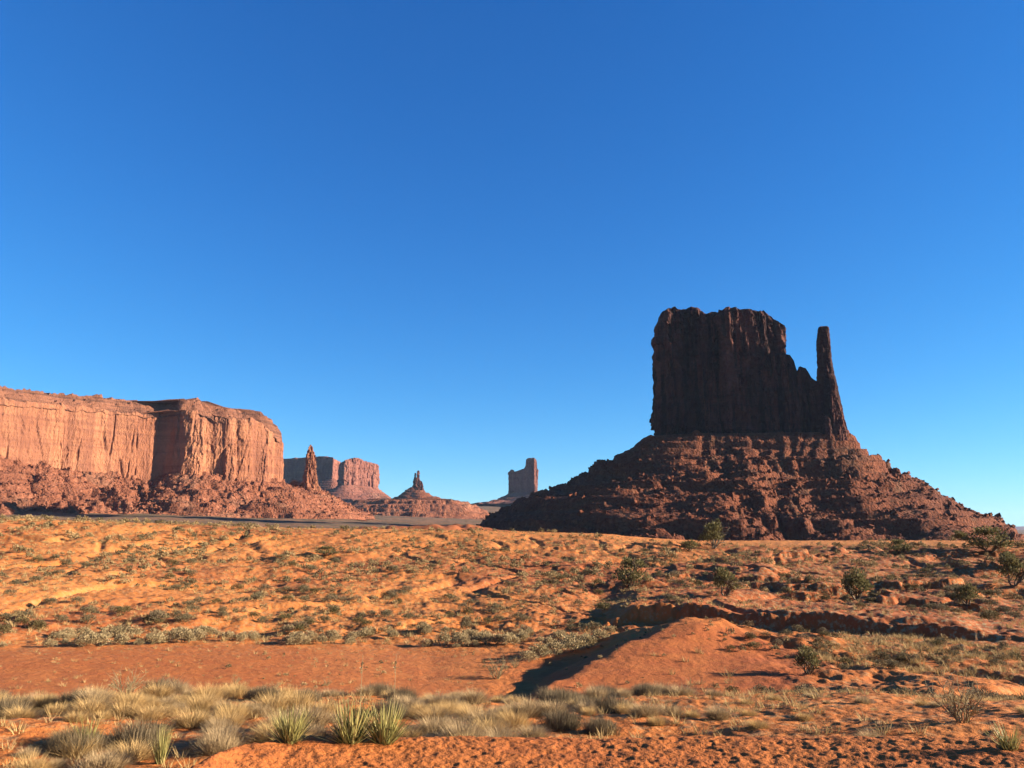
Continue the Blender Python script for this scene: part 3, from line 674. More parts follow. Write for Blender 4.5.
# ---- the long mesa on the left
def mesa():
    D0 = 1800.0
    root = thing('mesa', 'long flat-topped sunlit orange mesa filling the left edge', 'mesa', (*xy(130, D0), 20))
    ro = np.array(root.location); MT = __import__('mathutils').Matrix.Translation(-root.location)
    foot = [xy(-260, 1420), xy(-120, 1570), xy(0, 1680), xy(40, 1716), xy(60, 1730), xy(65, 1744), xy(80, 1754), xy(104, 1776), xy(110, 1784), xy(146, 1802), xy(160, 1806), xy(167, 1804), xy(171, 1790), xy(177, 1780), xy(192, 1774), xy(212, 1790), xy(225, 1786), xy(250, 1806), xy(270, 1832), xy(283, 1870), xy(284, 1950), xy(268, 2100), xy(100, 2300), xy(-260, 2300)]
    base = [(p, y) for p, y in [(-200, 455), (0, 460), (60, 466), (110, 471), (150, 474), (170, 468), (200, 470), (240, 474), (290, 478)]]
    topc = [(-200, 384), (0, 387), (35, 390), (60, 392), (100, 396), (125, 399), (150, 402), (163, 402), (172, 400), (186, 399), (203, 399), (210, 401), (218, 407), (255, 411), (264, 414), (272, 419), (281, 427), (284, 431), (300, 432)]
    top = topfun(topc, [(-260, 1440), (0, 1690), (146, 1822), (160, 1825), (172, 1800), (200, 1785), (281, 1860)], 3.0, 15)
    g = Geo()
    # main sheer wall, stopping a little below the rim
    def wall_top(x, y): return top(x, y) - 0.105 * (top(x, y) - 100.0)
    cliff(g, foot, zat(150, 482, 1740), lambda x, y: top(x, y) - 26 + 5 * noise2(x / 60, y / 60, 4), seed=600, step=2.0, dz=2.2, amp=0.85, sc=1.7, round_=3, batter=0.02, topn=1.0, smoothm=10, bed=0.4, blk=0.42, ampf=lambda x, y: 0.30 + 0.60 * sstep(150, 170, azpx(x, y)))
    for k, (p, yt, hw, d) in enumerate([(178, 430, 4, 1796), (197, 414, 6, 1786), (231, 438, 6, 1800), (262, 440, 6, 1832),
                                        (57, 412, 4, 1740), (66, 440, 4, 1752)]):
        m = d / 790.0; x, y = xy(p, d); z1 = zat(p, yt, d); zb = zat(p, 482, d); r = hw * m
        pillar(g, [(zb, x, y, r * 1.2, r * 1.4, 0.35), ((zb + z1) / 2, x, y, r * 1.1, r * 1.2, 0.4), (z1 - 14, x, y + 3, r, r, 0.4), (z1, x, y + 12, r * 0.5, r * 0.6, 0.4)], seed=700 + 11 * k, amp=0.7, n=80, dz=2.2, capround=10)
    c = g.build('cliff_wall', M_MESA, root); c.data.transform(MT)
    # layered cap: sloping ledges set back from the wall
    P = csmooth(resample(foot, 2.5)[0], 17); N = normals(csmooth(P, 45)); 
    nq = 46; q = np.linspace(0, 1, nq)[:, None]
    w = 40 * (0.7 + 0.5 * noise2(P[:, 0] / 50, P[:, 1] / 50, 33))[None, :] * (1 - 0.75 * sstep(245, 262, azpx(P[:, 0], P[:, 1])) * (P[:, 1] < 1900))[None, :]
    zt = top(P[:, 0], P[:, 1])[None, :]
    off = -1 - w * q + 2.5 * noise2(P[:, 0][None, :] / 14, P[:, 1][None, :] / 14 + q * 2, 34) * sstep(0, .2, q)
    stair = q * 5 + 0.5 * noise2(P[:, 0][None, :] / 35, P[:, 1][None, :] / 35, 35); st = np.floor(stair) + sstep(0.62, 0.92, stair - np.floor(stair))
    Z = zt - 36 + 36 * np.clip(st / 5, 0, 1) + 1.6 * fbm(P[:, 0][None, :] / 9, P[:, 1][None, :] / 9 + q * 6, 36, 4, .7) + 3.2 * facet(P[:, 0][None, :] / 9, P[:, 1][None, :] / 9 + q * 5, 37) * sstep(0, .1, q)
    X = P[:, 0][None, :] + N[:, 0][None, :] * off; Y = P[:, 1][None, :] + N[:, 1][None, :] * off
    cx, cy = P[:, 0].mean(), P[:, 1].mean()
    V = [np.stack([X.ravel(), Y.ravel(), Z.ravel()], -1)]
    for u in np.linspace(0, 1, 12)[1:]:
        rx = X[-1] * (1 - u) + cx * u; ry = Y[-1] * (1 - u) + cy * u
        V.append(np.stack([rx, ry, top(rx, ry) + 0 * rx], -1))
    V = np.concatenate(V)
    mesh_obj('layered_cap', V - ro, grid_faces(nq + 11, len(P), wrap=True), M_MESACAP, root)
    # talus
    zt_ = topfun(base, 1800.0)
    tp = [xy(-260, 1420), xy(0, 1680), xy(80, 1756), xy(140, 1808), xy(162, 1814), xy(180, 1786), xy(198, 1776), xy(250, 1808), xy(282, 1856), xy(286, 1920), xy(268, 2100), xy(100, 2300), xy(-260, 2300)]
    def wid(x, y):
        p = azpx(x, y); r = np.hypot(x, y)
        return np.where(r > 1900, 160, np.interp(p, [-200, 0, 110, 150, 190, 260, 290], [230, 215, 200, 190, 200, 225, 215]))
    V, F, X, Y, Z = talus(tp, zt_, lambda x, y: 14 + 0 * x, wid, ([0, 0.06, 0.3, 0.6, 0.85, 1], [0, 0.02, 0.34, 0.68, 0.9, 1]), seed=800, step=1.9, nq=260, inset=24, sc=1.25, amp=1.0, blocks=0.30, terr=(12.0, 0.8),
        ledges=[(88, 10, 0.8), (62, 9, 0.6), (40, 8, 0.6)], smoothm=80)
    mesh_obj('talus_slope', V - ro, F, M_MESATAL, root)
    V, F = boulders(X, Y, Z, 9000, 1.6, 8.0, 78)
    tag(mesh_obj('scree', V - ro, F, M_MESATAL, root), kind='stuff')
mesa()

# ---- generic far butte from its outline
def far_butte(name, label, cat, D, outline, basey, depth, tal, mat, tmat, seed, sc=2.0, amp=1.0, capr=6, extra=(), tw=None, tz=None, turn=0.0, group=None, tl=None, tr_=None):
    """outline: (px, y) along the top from left to right; tal: (left px, right px, foot y, front run)"""
    l, r = outline[0][0], outline[-1][0]; cx = (l + r) / 2
    root = thing(name, label, cat, (*xy(cx, D), zat(cx, tal[2], D)), group)
    ro = np.array(root.location); MT = __import__('mathutils').Matrix.Translation(-root.location)
    top = topfun(outline, D, 0)
    h = depth
    sh = turn   # metres by which the right end lies farther than the left
    foot = [xy(l, D - h * 0.2 - sh / 2), xy(l + 0.12 * (r - l), D - h * 0.5 - sh / 2), xy(cx, D - h * 0.55), xy(r - 0.12 * (r - l), D - h * 0.45 + sh / 2), xy(r, D - h * 0.1 + sh / 2), xy(r - 1, D + h * 0.4), xy(cx, D + h * 0.6), xy(l + 1, D + h * 0.4)]
    g = Geo()
    cliff(g, foot, zat(cx, basey + 2.5, D), top, seed=seed, step=3.0 * sc / 2, dz=3.5 * sc / 2, amp=amp, sc=sc, round_=capr, batter=0.01, topn=2, smoothm=14 * sc / 2, bed=1.0)
    for k, (p0, p1, yt) in enumerate(extra):
        p = (p0 + p1) / 2; x, y = xy(p, D - h * 0.2); z1 = zat(p, yt, D - h * .2); zb = zat(p, basey + 3, D); rr = (p1 - p0) / 2 * D / 790
        pillar(g, [(zb, x, y, rr * 1.3, rr * 1.3, 0), ((zb + z1) / 2, x, y, rr * 1.05, rr * 1.05, 0), (z1, x, y, rr * 0.7, rr * 0.7, 0)], seed=seed + 50 + k, amp=1.5, n=50, dz=4, capround=8)
    g.build('cliff_wall', mat, root).data.transform(MT)
    if tal[0] is None: return root
    m = D / 790.0
    wl_, wr_ = (l - tal[0]) * m, (tal[1] - r) * m
    cxy = np.array(xy(cx, D))
    def width(x, y):
        a0 = math.atan2(cxy[0], cxy[1]); dx, dy = x - cxy[0], y - cxy[1]
        a = np.arctan2(dx * math.sin(a0) + dy * math.cos(a0), dx * math.cos(a0) - dy * math.sin(a0))
        return np.interp(a, [-math.pi, -math.pi / 2, 0, math.pi / 2, math.pi], [wl_, tal[3], wr_, tal[3], wl_])
    zb = zat(cx, tal[2], D)
    V, F, X, Y, Z = talus(foot, lambda x, y: zat(cx, basey, D) + 0 * x, lambda x, y: zb + 0 * x, width, tl or ([0, 0.06, 0.3, 0.6, 0.85, 1], [0, 0.03, 0.38, 0.7, 0.9, 1]),
        seed=seed + 5, step=5, nq=110, inset=18, sc=min(sc, 1.5), amp=0.32, ledges=[(zb + (zat(cx, basey, D) - zb) * 0.45, 14, 0.9), (zb + (zat(cx, basey, D) - zb) * 0.15, 12, 0.9)], smoothm=60, blocks=0.5, terr=(14.0, 0.8))
    mesh_obj('talus_slope', V - ro, F, tmat, root)
    return root
# needle of rock on the ridge that runs down from the mesa
def spire():
    D = 2050.0
    root = thing('rock_spire', 'slender pointed rock spire standing just right of the long mesa', 'rock spire', (*xy(310, D), zat(310, 512, D)))
    MT = __import__('mathutils').Matrix.Translation(-root.location); ro = np.array(root.location)
    g = Geo(); lv = []
    for y_, l, r in [(500, 297, 322), (490, 300, 319), (480, 303, 317), (468, 305.5, 315.8), (458, 306, 315.2), (452, 307.3, 314.2), (447, 308.6, 312.6), (444.5, 309.6, 311.6)]:
        x, y = xy((l + r) / 2, D, y_); hw = (r - l) / 2 * D / 790 + 0.5
        lv.append((zat((l + r) / 2, y_, D), x, y, hw, hw, 0.5))
    pillar(g, lv, seed=901, amp=1.3, n=110, dz=1.8, capround=3)
    g.build('pinnacle', M_MESA, root).data.transform(MT)
    foot = [xy(290, D + 60), xy(298, D - 10), xy(308, D - 22), xy(318, D - 14), xy(322, D + 30), xy(306, D + 80)]
    m = D / 790
    def wid(x, y): 
        p = azpx(x, y); return np.interp(p, [296, 310, 320], [120, 150, 150.0])
    V, F, X, Y, Z = talus(foot, lambda x, y: np.interp(azpx(x, y), [288, 300, 312, 324], [zat(300, 476, D), zat(300, 483, D), zat(300, 486, D), zat(300, 489, D)]), lambda x, y: 18 + 0 * x, wid,
        ([0, 0.05, 0.5, 1], [0, 0.02, 0.52, 1]), seed=905, step=2.6, nq=130, inset=16, sc=1.2, amp=0.45, smoothm=50)
    mesh_obj('talus_slope', V - ro, F, M_MESATAL, root)
    V, F = boulders(X, Y, Z, 1800, 2.0, 9.0, 79)
    tag(mesh_obj('scree', V - ro, F, M_MESATAL, root), kind='stuff')
spire()
far_butte('mesa', 'far shadowed mesa seen behind the slender spire', 'mesa', 5200, [(262, 459), (286, 460.5), (300, 461), (318, 461), (325, 461.5), (332, 463), (338, 465), (344, 467)], 482, 500,
          (240, 362, 512, 420), M_FAR, M_FARTAL, 1000, sc=2.6, amp=1.2, turn=-420)
far_butte('butte', 'far block-shaped butte with a sunlit pink face, right of the spire', 'butte', 4500, [(341, 464.5), (344, 463.5), (352, 461), (355, 460), (361, 460.5), (364, 462), (377, 464), (379, 467), (380, 472)], 486, 240,
          (322, 398, 506, 330), M_FAR, M_FARTAL, 1100, sc=1.8, amp=1.0, turn=190)
far_butte('butte', 'small far dark butte with twin rock points on a low cone, centre left', 'butte', 4000, [(407, 490), (409.5, 488), (412, 487.5), (413.2, 485), (414.5, 482), (415.5, 479), (417, 478), (419, 479), (420.5, 481), (423, 486), (424, 489)], 489, 36,
          (388, 452, 501, 190), M_MITTEN, M_MITTAL, 1200, sc=1.0, amp=0.35, capr=2, extra=[(414.4, 417.4, 473), (417.3, 420.5, 470.5), (419.2, 424.0, 481)], tl=([0, 0.1, 0.45, 0.75, 0.80, 1], [0, 0.05, 0.55, 0.72, 0.8, 1]))  # the big butte's darker rock colours paint in the shadow on this one
far_butte('butte', 'hazy far butte with a tall square tower at its right end, beside the big butte', 'butte', 4600, [(508.5, 474), (509, 472), (511, 469.5), (513.5, 470), (514, 472), (519, 470.5), (524, 469), (525.5, 467), (526, 460.5), (528, 459), (534, 459), (536.3, 460.5), (537, 464), (537.5, 470)], 491, 60,
          (446, 580, 505, 330), M_FAR, M_FARTAL, 1300, sc=1.0, amp=0.28, capr=3, turn=-110, tl=([0, 0.12, 0.35, 0.65, 1], [0, 0.30, 0.62, 0.84, 1]))
def bench():
    """low terraced red bench below the twin-point butte"""
    D = 3000.0
    root = thing('rock_bench', 'low wide terraced red rock bench below the far twin-point butte', 'rock bench', (*xy(425, D), zat(425, 522, D)))
    ro = np.array(root.location)
    foot = [xy(352, D + 250), xy(360, D + 40), xy(385, D), xy(420, D - 20), xy(455, D), xy(470, D + 60), xy(474, D + 300), xy(410, D + 500)]
    V, F, X, Y, Z = talus(foot, lambda x, y: np.interp(azpx(x, y), [350, 370, 450, 474], [zat(400, 501, D), zat(400, 499, D), zat(400, 499, D), zat(400, 504, D)]), lambda x, y: zat(400, 524, D) + 0 * x, lambda x, y: 190 + 0 * x,
        ([0, 0.1, 0.35, 0.6, 0.8, 1], [0, 0.02, 0.3, 0.62, 0.85, 1]), seed=1400, step=3, nq=150, inset=40, sc=1.2, amp=0.36, ledges=[(zat(400, 502, D), 9, 1.0), (zat(400, 508, D), 10, 1.0), (zat(400, 515, D), 14, 1.2)], smoothm=60, blocks=0.5, terr=(17.0, 0.95))
    mesh_obj('terraced_slope', V - ro, F, M_MESATAL, root)
    g = Geo(); P = csmooth(resample(foot, 12)[0], 9); c = P.mean(0); rings = []
    N = normals(P)
    for q in np.linspace(0, 1, 10):
        R = (P - N * 36) * (1 - q) + c * q; zz = np.interp(azpx(R[:, 0], R[:, 1]), [350, 370, 450, 474], [zat(400, 501, D), zat(400, 499, D), zat(400, 499, D), zat(400, 504, D)]) + 2
        rings.append(np.stack([R[:, 0], R[:, 1], zz], -1))
    mesh_obj('flat_top', np.concatenate(rings) - ro, grid_faces(10, len(P), wrap=True), M_MESATAL, root)
bench()
def far_range():
    """blue table land on the horizon at the right"""
    D = 26000.0
    px = np.linspace(880, 1500, 160); top = 528 + 1.1 * noise2(px / 30, px * 0, 5) + 1.2 * sstep(1050, 1000, px) * 0 
    top = 527.2 + 1.6 * sstep(1000, 930, px) + 0.6 * noise2(px / 17, px * 0, 6) - 0.8 * (sstep(1006, 1009, px) - sstep(1040, 1060, px))
    rows = []
    for dd, k in ((-1500, 0.0), (-900, 0.35), (0, 1.0), (2500, 1.0), (4000, 0.0)):
        a, t = ray(px, top); d = D + dd
        zb = -150.0; z = zb + (D * t - zb) * k
        rows.append(np.stack([d * np.sin(a), d * np.cos(a), z], -1))
    o = mesh_obj('hills', np.concatenate(rows), grid_faces(5, 160), M_FARTAL)
    tag(o, 'thin line of blue table land on the right horizon', kind='structure')
far_range()

# ------------------------------------------------------------------ vegetation
RG = np.random.default_rng(20)
M_SAGE = [plant_mat('sage_grey_green', ((0.085, 0.070, 0.036), (0.23, 0.185, 0.10), (0.17, 0.13, 0.068)), trans=0.12),
          plant_mat('sage_olive', ((0.065, 0.056, 0.022), (0.17, 0.135, 0.055), (0.13, 0.095, 0.04)), trans=0.12),
          plant_mat('sage_dry_brown', ((0.11, 0.078, 0.043), (0.27, 0.20, 0.115), (0.20, 0.15, 0.085)), trans=0.12)]
M_PALE = plant_mat('rabbitbrush_pale', ((0.20, 0.15, 0.07), (0.50, 0.38, 0.20), (0.38, 0.28, 0.145)), trans=0.15)
M_STRAW = [plant_mat('dry_grass_straw', ((0.34, 0.20, 0.07), (0.84, 0.57, 0.25), (0.64, 0.42, 0.17)), trans=0.3),
           plant_mat('dry_grass_grey', ((0.25, 0.16, 0.075), (0.70, 0.50, 0.26), (0.48, 0.34, 0.18)), trans=0.25)]
M_YUCCA = plant_mat('yucca_leaf', ((0.14, 0.14, 0.04), (0.52, 0.42, 0.15), (0.32, 0.28, 0.09)), 0.5, 0.15)
M_JUNI = plant_mat('juniper_leaf', ((0.07, 0.065, 0.025), (0.25, 0.21, 0.085), (0.17, 0.145, 0.06)))
M_BARK = plant_mat('shrub_bark', ((0.10, 0.07, 0.045), (0.19, 0.14, 0.095), (0.15, 0.11, 0.07)), trans=0.0)
M_STRAWCOVER = plant_mat('straw_cover', ((0.30, 0.20, 0.085), (0.62, 0.44, 0.20), (0.48, 0.32, 0.13)), attr='dry', trans=0.2)
M_COVER = plant_mat('scrub_cover', ((0.075, 0.060, 0.029), (0.21, 0.165, 0.085), (0.42, 0.29, 0.135)), attr='dry', trans=0.12)

def blades(rg, n, r0, h, lean, width, droop=0.25, nseg=3, rim=1.0):
    """n tapering curved blades springing from a disc of radius r0"""
    a = rg.uniform(0, 2 * math.pi, n); rr = r0 * np.sqrt(rg.random(n)) * rim
    bx, by = rr * np.cos(a), rr * np.sin(a)
    a2 = a + rg.normal(0, 0.7, n)
    ln = lean * (0.15 + 0.85 * rg.random(n)) * (0.4 + 0.6 * rr / r0)
    hh = h * (0.55 + 0.45 * rg.random(n))
    dx, dy, dz = np.sin(ln) * np.cos(a2), np.sin(ln) * np.sin(a2), np.cos(ln)
    sx, sy = -np.sin(a2 + rg.normal(0, .6, n)), np.cos(a2 + rg.normal(0, .6, n))
    V = []
    for k in range(nseg + 1):
        t = k / nseg; w = width * (1 - t) ** 0.7 * 0.5 + width * 0.06
        px = bx + dx * hh * t + np.cos(a2) * droop * hh * t * t * rg.uniform(0, 1); py = by + dy * hh * t + np.sin(a2) * droop * hh * t * t
        pz = dz * hh * t - droop * 0.5 * hh * t * t * np.sin(ln)
        V.append(np.stack([px - sx * w, py - sy * w, pz], -1)); V.append(np.stack([px + sx * w, py + sy * w, pz], -1))
    V = np.stack(V, 1); m = 2 * (nseg + 1)
    f = np.array([[2 * k, 2 * k + 1, 2 * k + 3, 2 * k + 2] for k in range(nseg)])
    F = (f[None] + m * np.arange(n)[:, None, None]).reshape(-1, 4)
    tone = np.repeat(rg.random(n), m)
    return V.reshape(-1, 3), F, tone
def leaves(rg, n, lobes, size, aspect=2.2, upb=0.5, shell=0.5):
    """n leaf sprays spread through the outer volume of several uneven lobes (x, y, z, rx, rz)"""
    lb = np.array(lobes, float); w = lb[:, 3] ** 2 * lb[:, 4]; idx = rg.choice(len(lb), n, p=w / w.sum())
    d = rg.normal(size=(n, 3)); d /= np.linalg.norm(d, axis=1)[:, None]; d[:, 2] = np.where(d[:, 2] < -0.25, -d[:, 2], d[:, 2])
    rad = shell + (1 - shell) * rg.random(n) ** 0.6
    c = lb[idx, :3] + d * rad[:, None] * np.stack([lb[idx, 3], lb[idx, 3], lb[idx, 4]], -1)
    c[:, 2] = np.maximum(c[:, 2], 0.02)
    ax = d + rg.normal(0, 0.45, (n, 3)); ax[:, 2] += upb; ax /= np.linalg.norm(ax, axis=1)[:, None]
    q = rg.normal(size=(n, 3)); sd = np.cross(ax, q); sd /= np.linalg.norm(sd, axis=1)[:, None]
    L_ = size * (0.6 + 0.8 * rg.random(n))[:, None]; W_ = L_ / aspect
    V = np.stack([c - sd * W_ * 0.35, c + sd * W_ * 0.35, c + ax * L_ * 0.6 + sd * W_ * 0.5, c + ax * L_, c + ax * L_ * 0.5 - sd * W_ * 0.5], 1)
    F = np.array([[0, 1, 2, 4]]); F2 = np.array([[2, 3, 4]])
    V4 = np.stack([V[:, 0], V[:, 1], V[:, 2], V[:, 3], V[:, 4]], 1).reshape(-1, 3)
    o = 5 * np.arange(n)[:, None, None]
    return V4, [(F[None] + o).reshape(-1, 4), (F2[None] + o).reshape(-1, 3)], np.repeat(rg.random(n) * 0.5 + 0.5 * np.repeat(rg.random(-(-n // 9)), 9)[:n], 5)
def tube(p, r, n=5):
    p = np.array(p, float); r = np.array(r, float); k = len(p)
    t = np.gradient(p, axis=0); t /= np.maximum(np.linalg.norm(t, axis=1), 1e-9)[:, None]
    u = np.cross(t, [0.31, 0.2, 0.93]); u /= np.maximum(np.linalg.norm(u, axis=1), 1e-9)[:, None]; v = np.cross(t, u)
    a = np.linspace(0, 2 * math.pi, n, endpoint=False)
    V = p[:, None] + r[:, None, None] * (np.cos(a)[None, :, None] * u[:, None] + np.sin(a)[None, :, None] * v[:, None])
    return V.reshape(-1, 3), grid_faces(k, n, wrap=True)
def twigs(rg, n, h, spread, r, depth=2):
    V, F, c = [], [], 0
    def add(p0, d, l, rr, dep):
        nonlocal c
        k = 4; pts = [p0 + d * l * i / k + rg.normal(0, 0.035 * l, 3) * (i > 0) for i in range(k + 1)]
        a, f = tube(pts, np.linspace(rr, rr * 0.45, k + 1), 4); V.append(a); F.append(f + c); c += len(a)
        if dep:
            for _ in range(4):
                i = rg.integers(1, k + 1); e = d + rg.normal(0, 0.45, 3); e[2] = abs(e[2]) * 0.8 + 0.15; e /= np.linalg.norm(e)
                add(pts[i], e, l * rg.uniform(0.4, 0.7), rr * 0.5, dep - 1)
    for i in range(n):
        a = rg.uniform(0, 2 * math.pi); t = spread * rg.uniform(0.2, 1)
        add(np.array([0.03 * math.cos(a), 0.03 * math.sin(a), -0.03]), np.array([math.sin(t) * math.cos(a), math.sin(t) * math.sin(a), math.cos(t)]), h * rg.uniform(0.5, 0.75), r, depth)
    return np.concatenate(V), np.concatenate(F)
def lobes_(rg, n, R, H):
    L_ = [(0, 0, H * 0.35, R * 0.62, H * 0.62)]
    for k in range(n):
        a = k * 2.4 + rg.uniform(-.5, .5); q = R * rg.uniform(0.35, 0.7)
        L_.append((q * math.cos(a), q * math.sin(a), H * rg.uniform(0.2, 0.5), R * rg.uniform(0.28, 0.48), H * rg.uniform(0.32, 0.52)))
    return L_
def raw_mesh(name, V, F, mat, tone):
    o = mesh_obj(name, V, F, mat, None, attrs={'tone': tone}); me = o.data; bpy.data.objects.remove(o); return me
def shrub_mesh(k, mat, n=900, size=0.052):
    rg = np.random.default_rng(300 + k)
    V, F, t = leaves(rg, n, lobes_(rg, 6, 0.5, 0.62), size, 2.4, 0.7, 0.35)
    tv, tf = twigs(rg, 5, 0.5, 0.9, 0.012, 1)
    return raw_mesh('shrub', np.concatenate([V, tv]), [np.concatenate([F[0], tf + len(V)]), F[1]], mat, np.concatenate([t, np.zeros(len(tv))]))
def grass_mesh(k, mat, n=1300):
    rg = np.random.default_rng(500 + k)
    V, F, t = blades(rg, n, 0.15, 0.30, 1.30, 0.0055, 0.30)
    V2, F2, t2 = blades(rg, n // 4, 0.10, 0.38, 0.6, 0.005, 0.2)
    return raw_mesh('grass', np.concatenate([V, V2]), np.concatenate([F, F2 + len(V)]), mat, np.concatenate([t, t2]))
def fuzzy_mesh(k, n=2200):
    rg = np.random.default_rng(640 + k)
    V, F, t = blades(rg, n, 0.24, 0.34, 1.5, 0.0045, -0.35)
    tv, tf = twigs(rg, 9, 0.42, 1.1, 0.008, 1)
    return raw_mesh('brush', np.concatenate([V, tv]), np.concatenate([F, tf + len(V)]), M_SAGE[2], np.concatenate([t, np.zeros(len(tv))]))
FUZZY = [fuzzy_mesh(k) for k in range(3)]
SAGE = [[shrub_mesh(5 * m + k, M_SAGE[m]) for k in range(4)] for m in range(3)]
PALE = [shrub_mesh(40 + k, M_PALE, 1000, 0.06) for k in range(4)]
GRASS = [[grass_mesh(10 * m + k, M_STRAW[m]) for k in range(4)] for m in range(2)]

def ground_hit(px, py, d0=3.0, d1=160.0):
    d = np.exp(np.linspace(math.log(d0), math.log(d1), 1500)); a, t = ray(px, py)
    x, y = d * math.sin(a), d * math.cos(a)
    m = height(x, y) >= d * float(t)
    i = int(np.argmax(m)) if m.any() else len(d) - 1
    return float(x[i]), float(y[i])
def gz(x, y): return float(height(np.array([x]), np.array([y]))[0])

# what stands where, for words that single a plant out
MARKS = [(20, 715, 'at the left edge of the frame'), (85, 712, 'in the lower left grass band'), (160, 722, 'beside the small blue-green yucca'), (225, 712, 'above the shaded lip of the near bank'),
         (290, 712, 'beside the middle yucca'), (370, 712, 'beside the two big yuccas'), (440, 715, 'right of the big yuccas'), (500, 722, 'beside the shaded sand hollow'), (565, 720, 'behind the footprinted sand'),
         (640, 720, 'at the foot of the sand mound'), (720, 720, 'at the right end of the grass band'), (800, 722, 'on the near bank right of centre'), (880, 728, 'near the small mound by the footprints'), (990, 715, 'in the lower right corner'),
         (100, 675, 'on the left of the bare sand flat'), (300, 675, 'in the middle of the bare sand flat'), (450, 660, 'on the right of the bare sand flat'), (545, 655, 'beside the shaded side of the ridge'),
         (40, 640, 'far left of the flat'), (140, 640, 'along the upper left rim of the flat'), (250, 640, 'along the upper rim of the flat'), (350, 640, 'along the rim below the hill'), (460, 636, 'along the rim near the dry wash'), (572, 642, 'at the mouth of the dry wash'),
         (640, 660, 'on the crest of the sand mound'), (700, 660, 'on the smooth mound face'), (790, 665, 'right of the smooth mound'), (860, 660, 'below the long cut bank'), (950, 660, 'below the right end of the cut bank'), (1005, 640, 'by the right edge below the bank'), (900, 700, 'near the dark hollow at lower right'),
         (30, 600, 'low on the hill at far left'), (110, 600, 'low on the left hillside'), (200, 600, 'on the lower left hillside'), (290, 592, 'beside the narrow dark gully'), (380, 600, 'low on the hill below centre'), (460, 605, 'on the slope above the dry wash'), (540, 600, 'beside the shaded hollow in mid slope'), (610, 615, 'at the left end of the cut bank'),
         (30, 560, 'high on the hill at far left'), (110, 560, 'high on the left hillside'), (200, 560, 'on the upper left hillside'), (290, 560, 'above the narrow dark gully'), (380, 560, 'on the upper slope below the distant buttes'), (460, 560, 'on the upper slope left of centre'), (540, 565, 'on the upper slope at centre'), (600, 560, 'by the red broken bank'),
         (632, 585, 'beside the round juniper at centre'), (690, 590, 'on the bench above the cut bank'), (725, 592, 'beside the juniper on the bench'), (790, 590, 'on the sandy bench right of centre'), (857, 595, 'beside the juniper right of the bench'), (920, 600, 'above the right end of the bank'), (968, 600, 'beside the low juniper at right'), (1012, 590, 'at the right edge of the bench'),
         (715, 555, 'below the dark juniper on the rim'), (790, 560, 'below the smooth sand strip'), (870, 555, 'below the foot of the big butte'), (940, 558, 'below the right shoulder of the big butte'), (1000, 560, 'at the far right below the butte'),
         (80, 528, 'on the hill rim at far left'), (250, 533, 'on the hill rim below the long mesa'), (400, 535, 'on the rim below the distant buttes'), (550, 538, 'on the rim left of the big butte'), (650, 545, 'on the rim under the big butte')]
MK = np.array([(a, b) for a, b, c in MARKS], float)
ORD = ['first', 'second', 'third', 'fourth', 'fifth', 'sixth', 'seventh', 'eighth', 'ninth', 'tenth', 'eleventh', 'twelfth', 'thirteenth', 'fourteenth']
def name_them(objs):
    """objs: (object, adjective, noun, x, y, z). Plants of one look in one spot are told apart by their order from the left."""
    cells = {}
    for o, adj, noun, x, y, z in objs:
        px, py = project(x, y, z); i = int(np.argmin((MK[:, 0] - px) ** 2 + (2.2 * (MK[:, 1] - py)) ** 2))
        cells.setdefault((adj, noun, i), []).append((float(px), o))
    for (adj, noun, i), v in cells.items():
        v.sort(key=lambda q: q[0]); n = len(v)
        for k, (p, o) in enumerate(v):
            head = f'{adj} {noun} {MARKS[i][2]}'
            if n == 1: lab = head
            elif n == 2: lab = head + (', left of two' if k == 0 else ', right of two')
            elif n == 3: lab = head + (', leftmost', ', middle', ', rightmost')[k]
            elif k == 0: lab = head + ', leftmost'
            elif k == n - 1: lab = head + ', rightmost'
            else: lab = head + f', {ORD[min(k, 13)]} from left'
            o['label'] = lab
def place(name, me, x, y, s, sz, cat, group, rot=None, sink=0.02):
    o = bpy.data.objects.new(name, me); COL.objects.link(o)
    o.location = (x, y, gz(x, y) - sink); o.scale = (s, s, sz); o.rotation_euler = (0, 0, RG.uniform(0, 6.28) if rot is None else rot)
    o['category'] = cat; o['group'] = group; return o
NAMED = []
def sample(n, r0, r1, p0, p1, seed):
    rg = np.random.default_rng(seed)
    a0, a1 = math.atan((p0 - 512) / 783), math.atan((p1 - 512) / 783)
    r = np.sqrt(rg.uniform(r0 * r0, r1 * r1, n)); a = rg.uniform(a0, a1, n)
    return r * np.sin(a), r * np.cos(a), rg
def size_word(s, w): return w[0] if s < 0.8 else (w[1] if s < 1.2 else w[2])

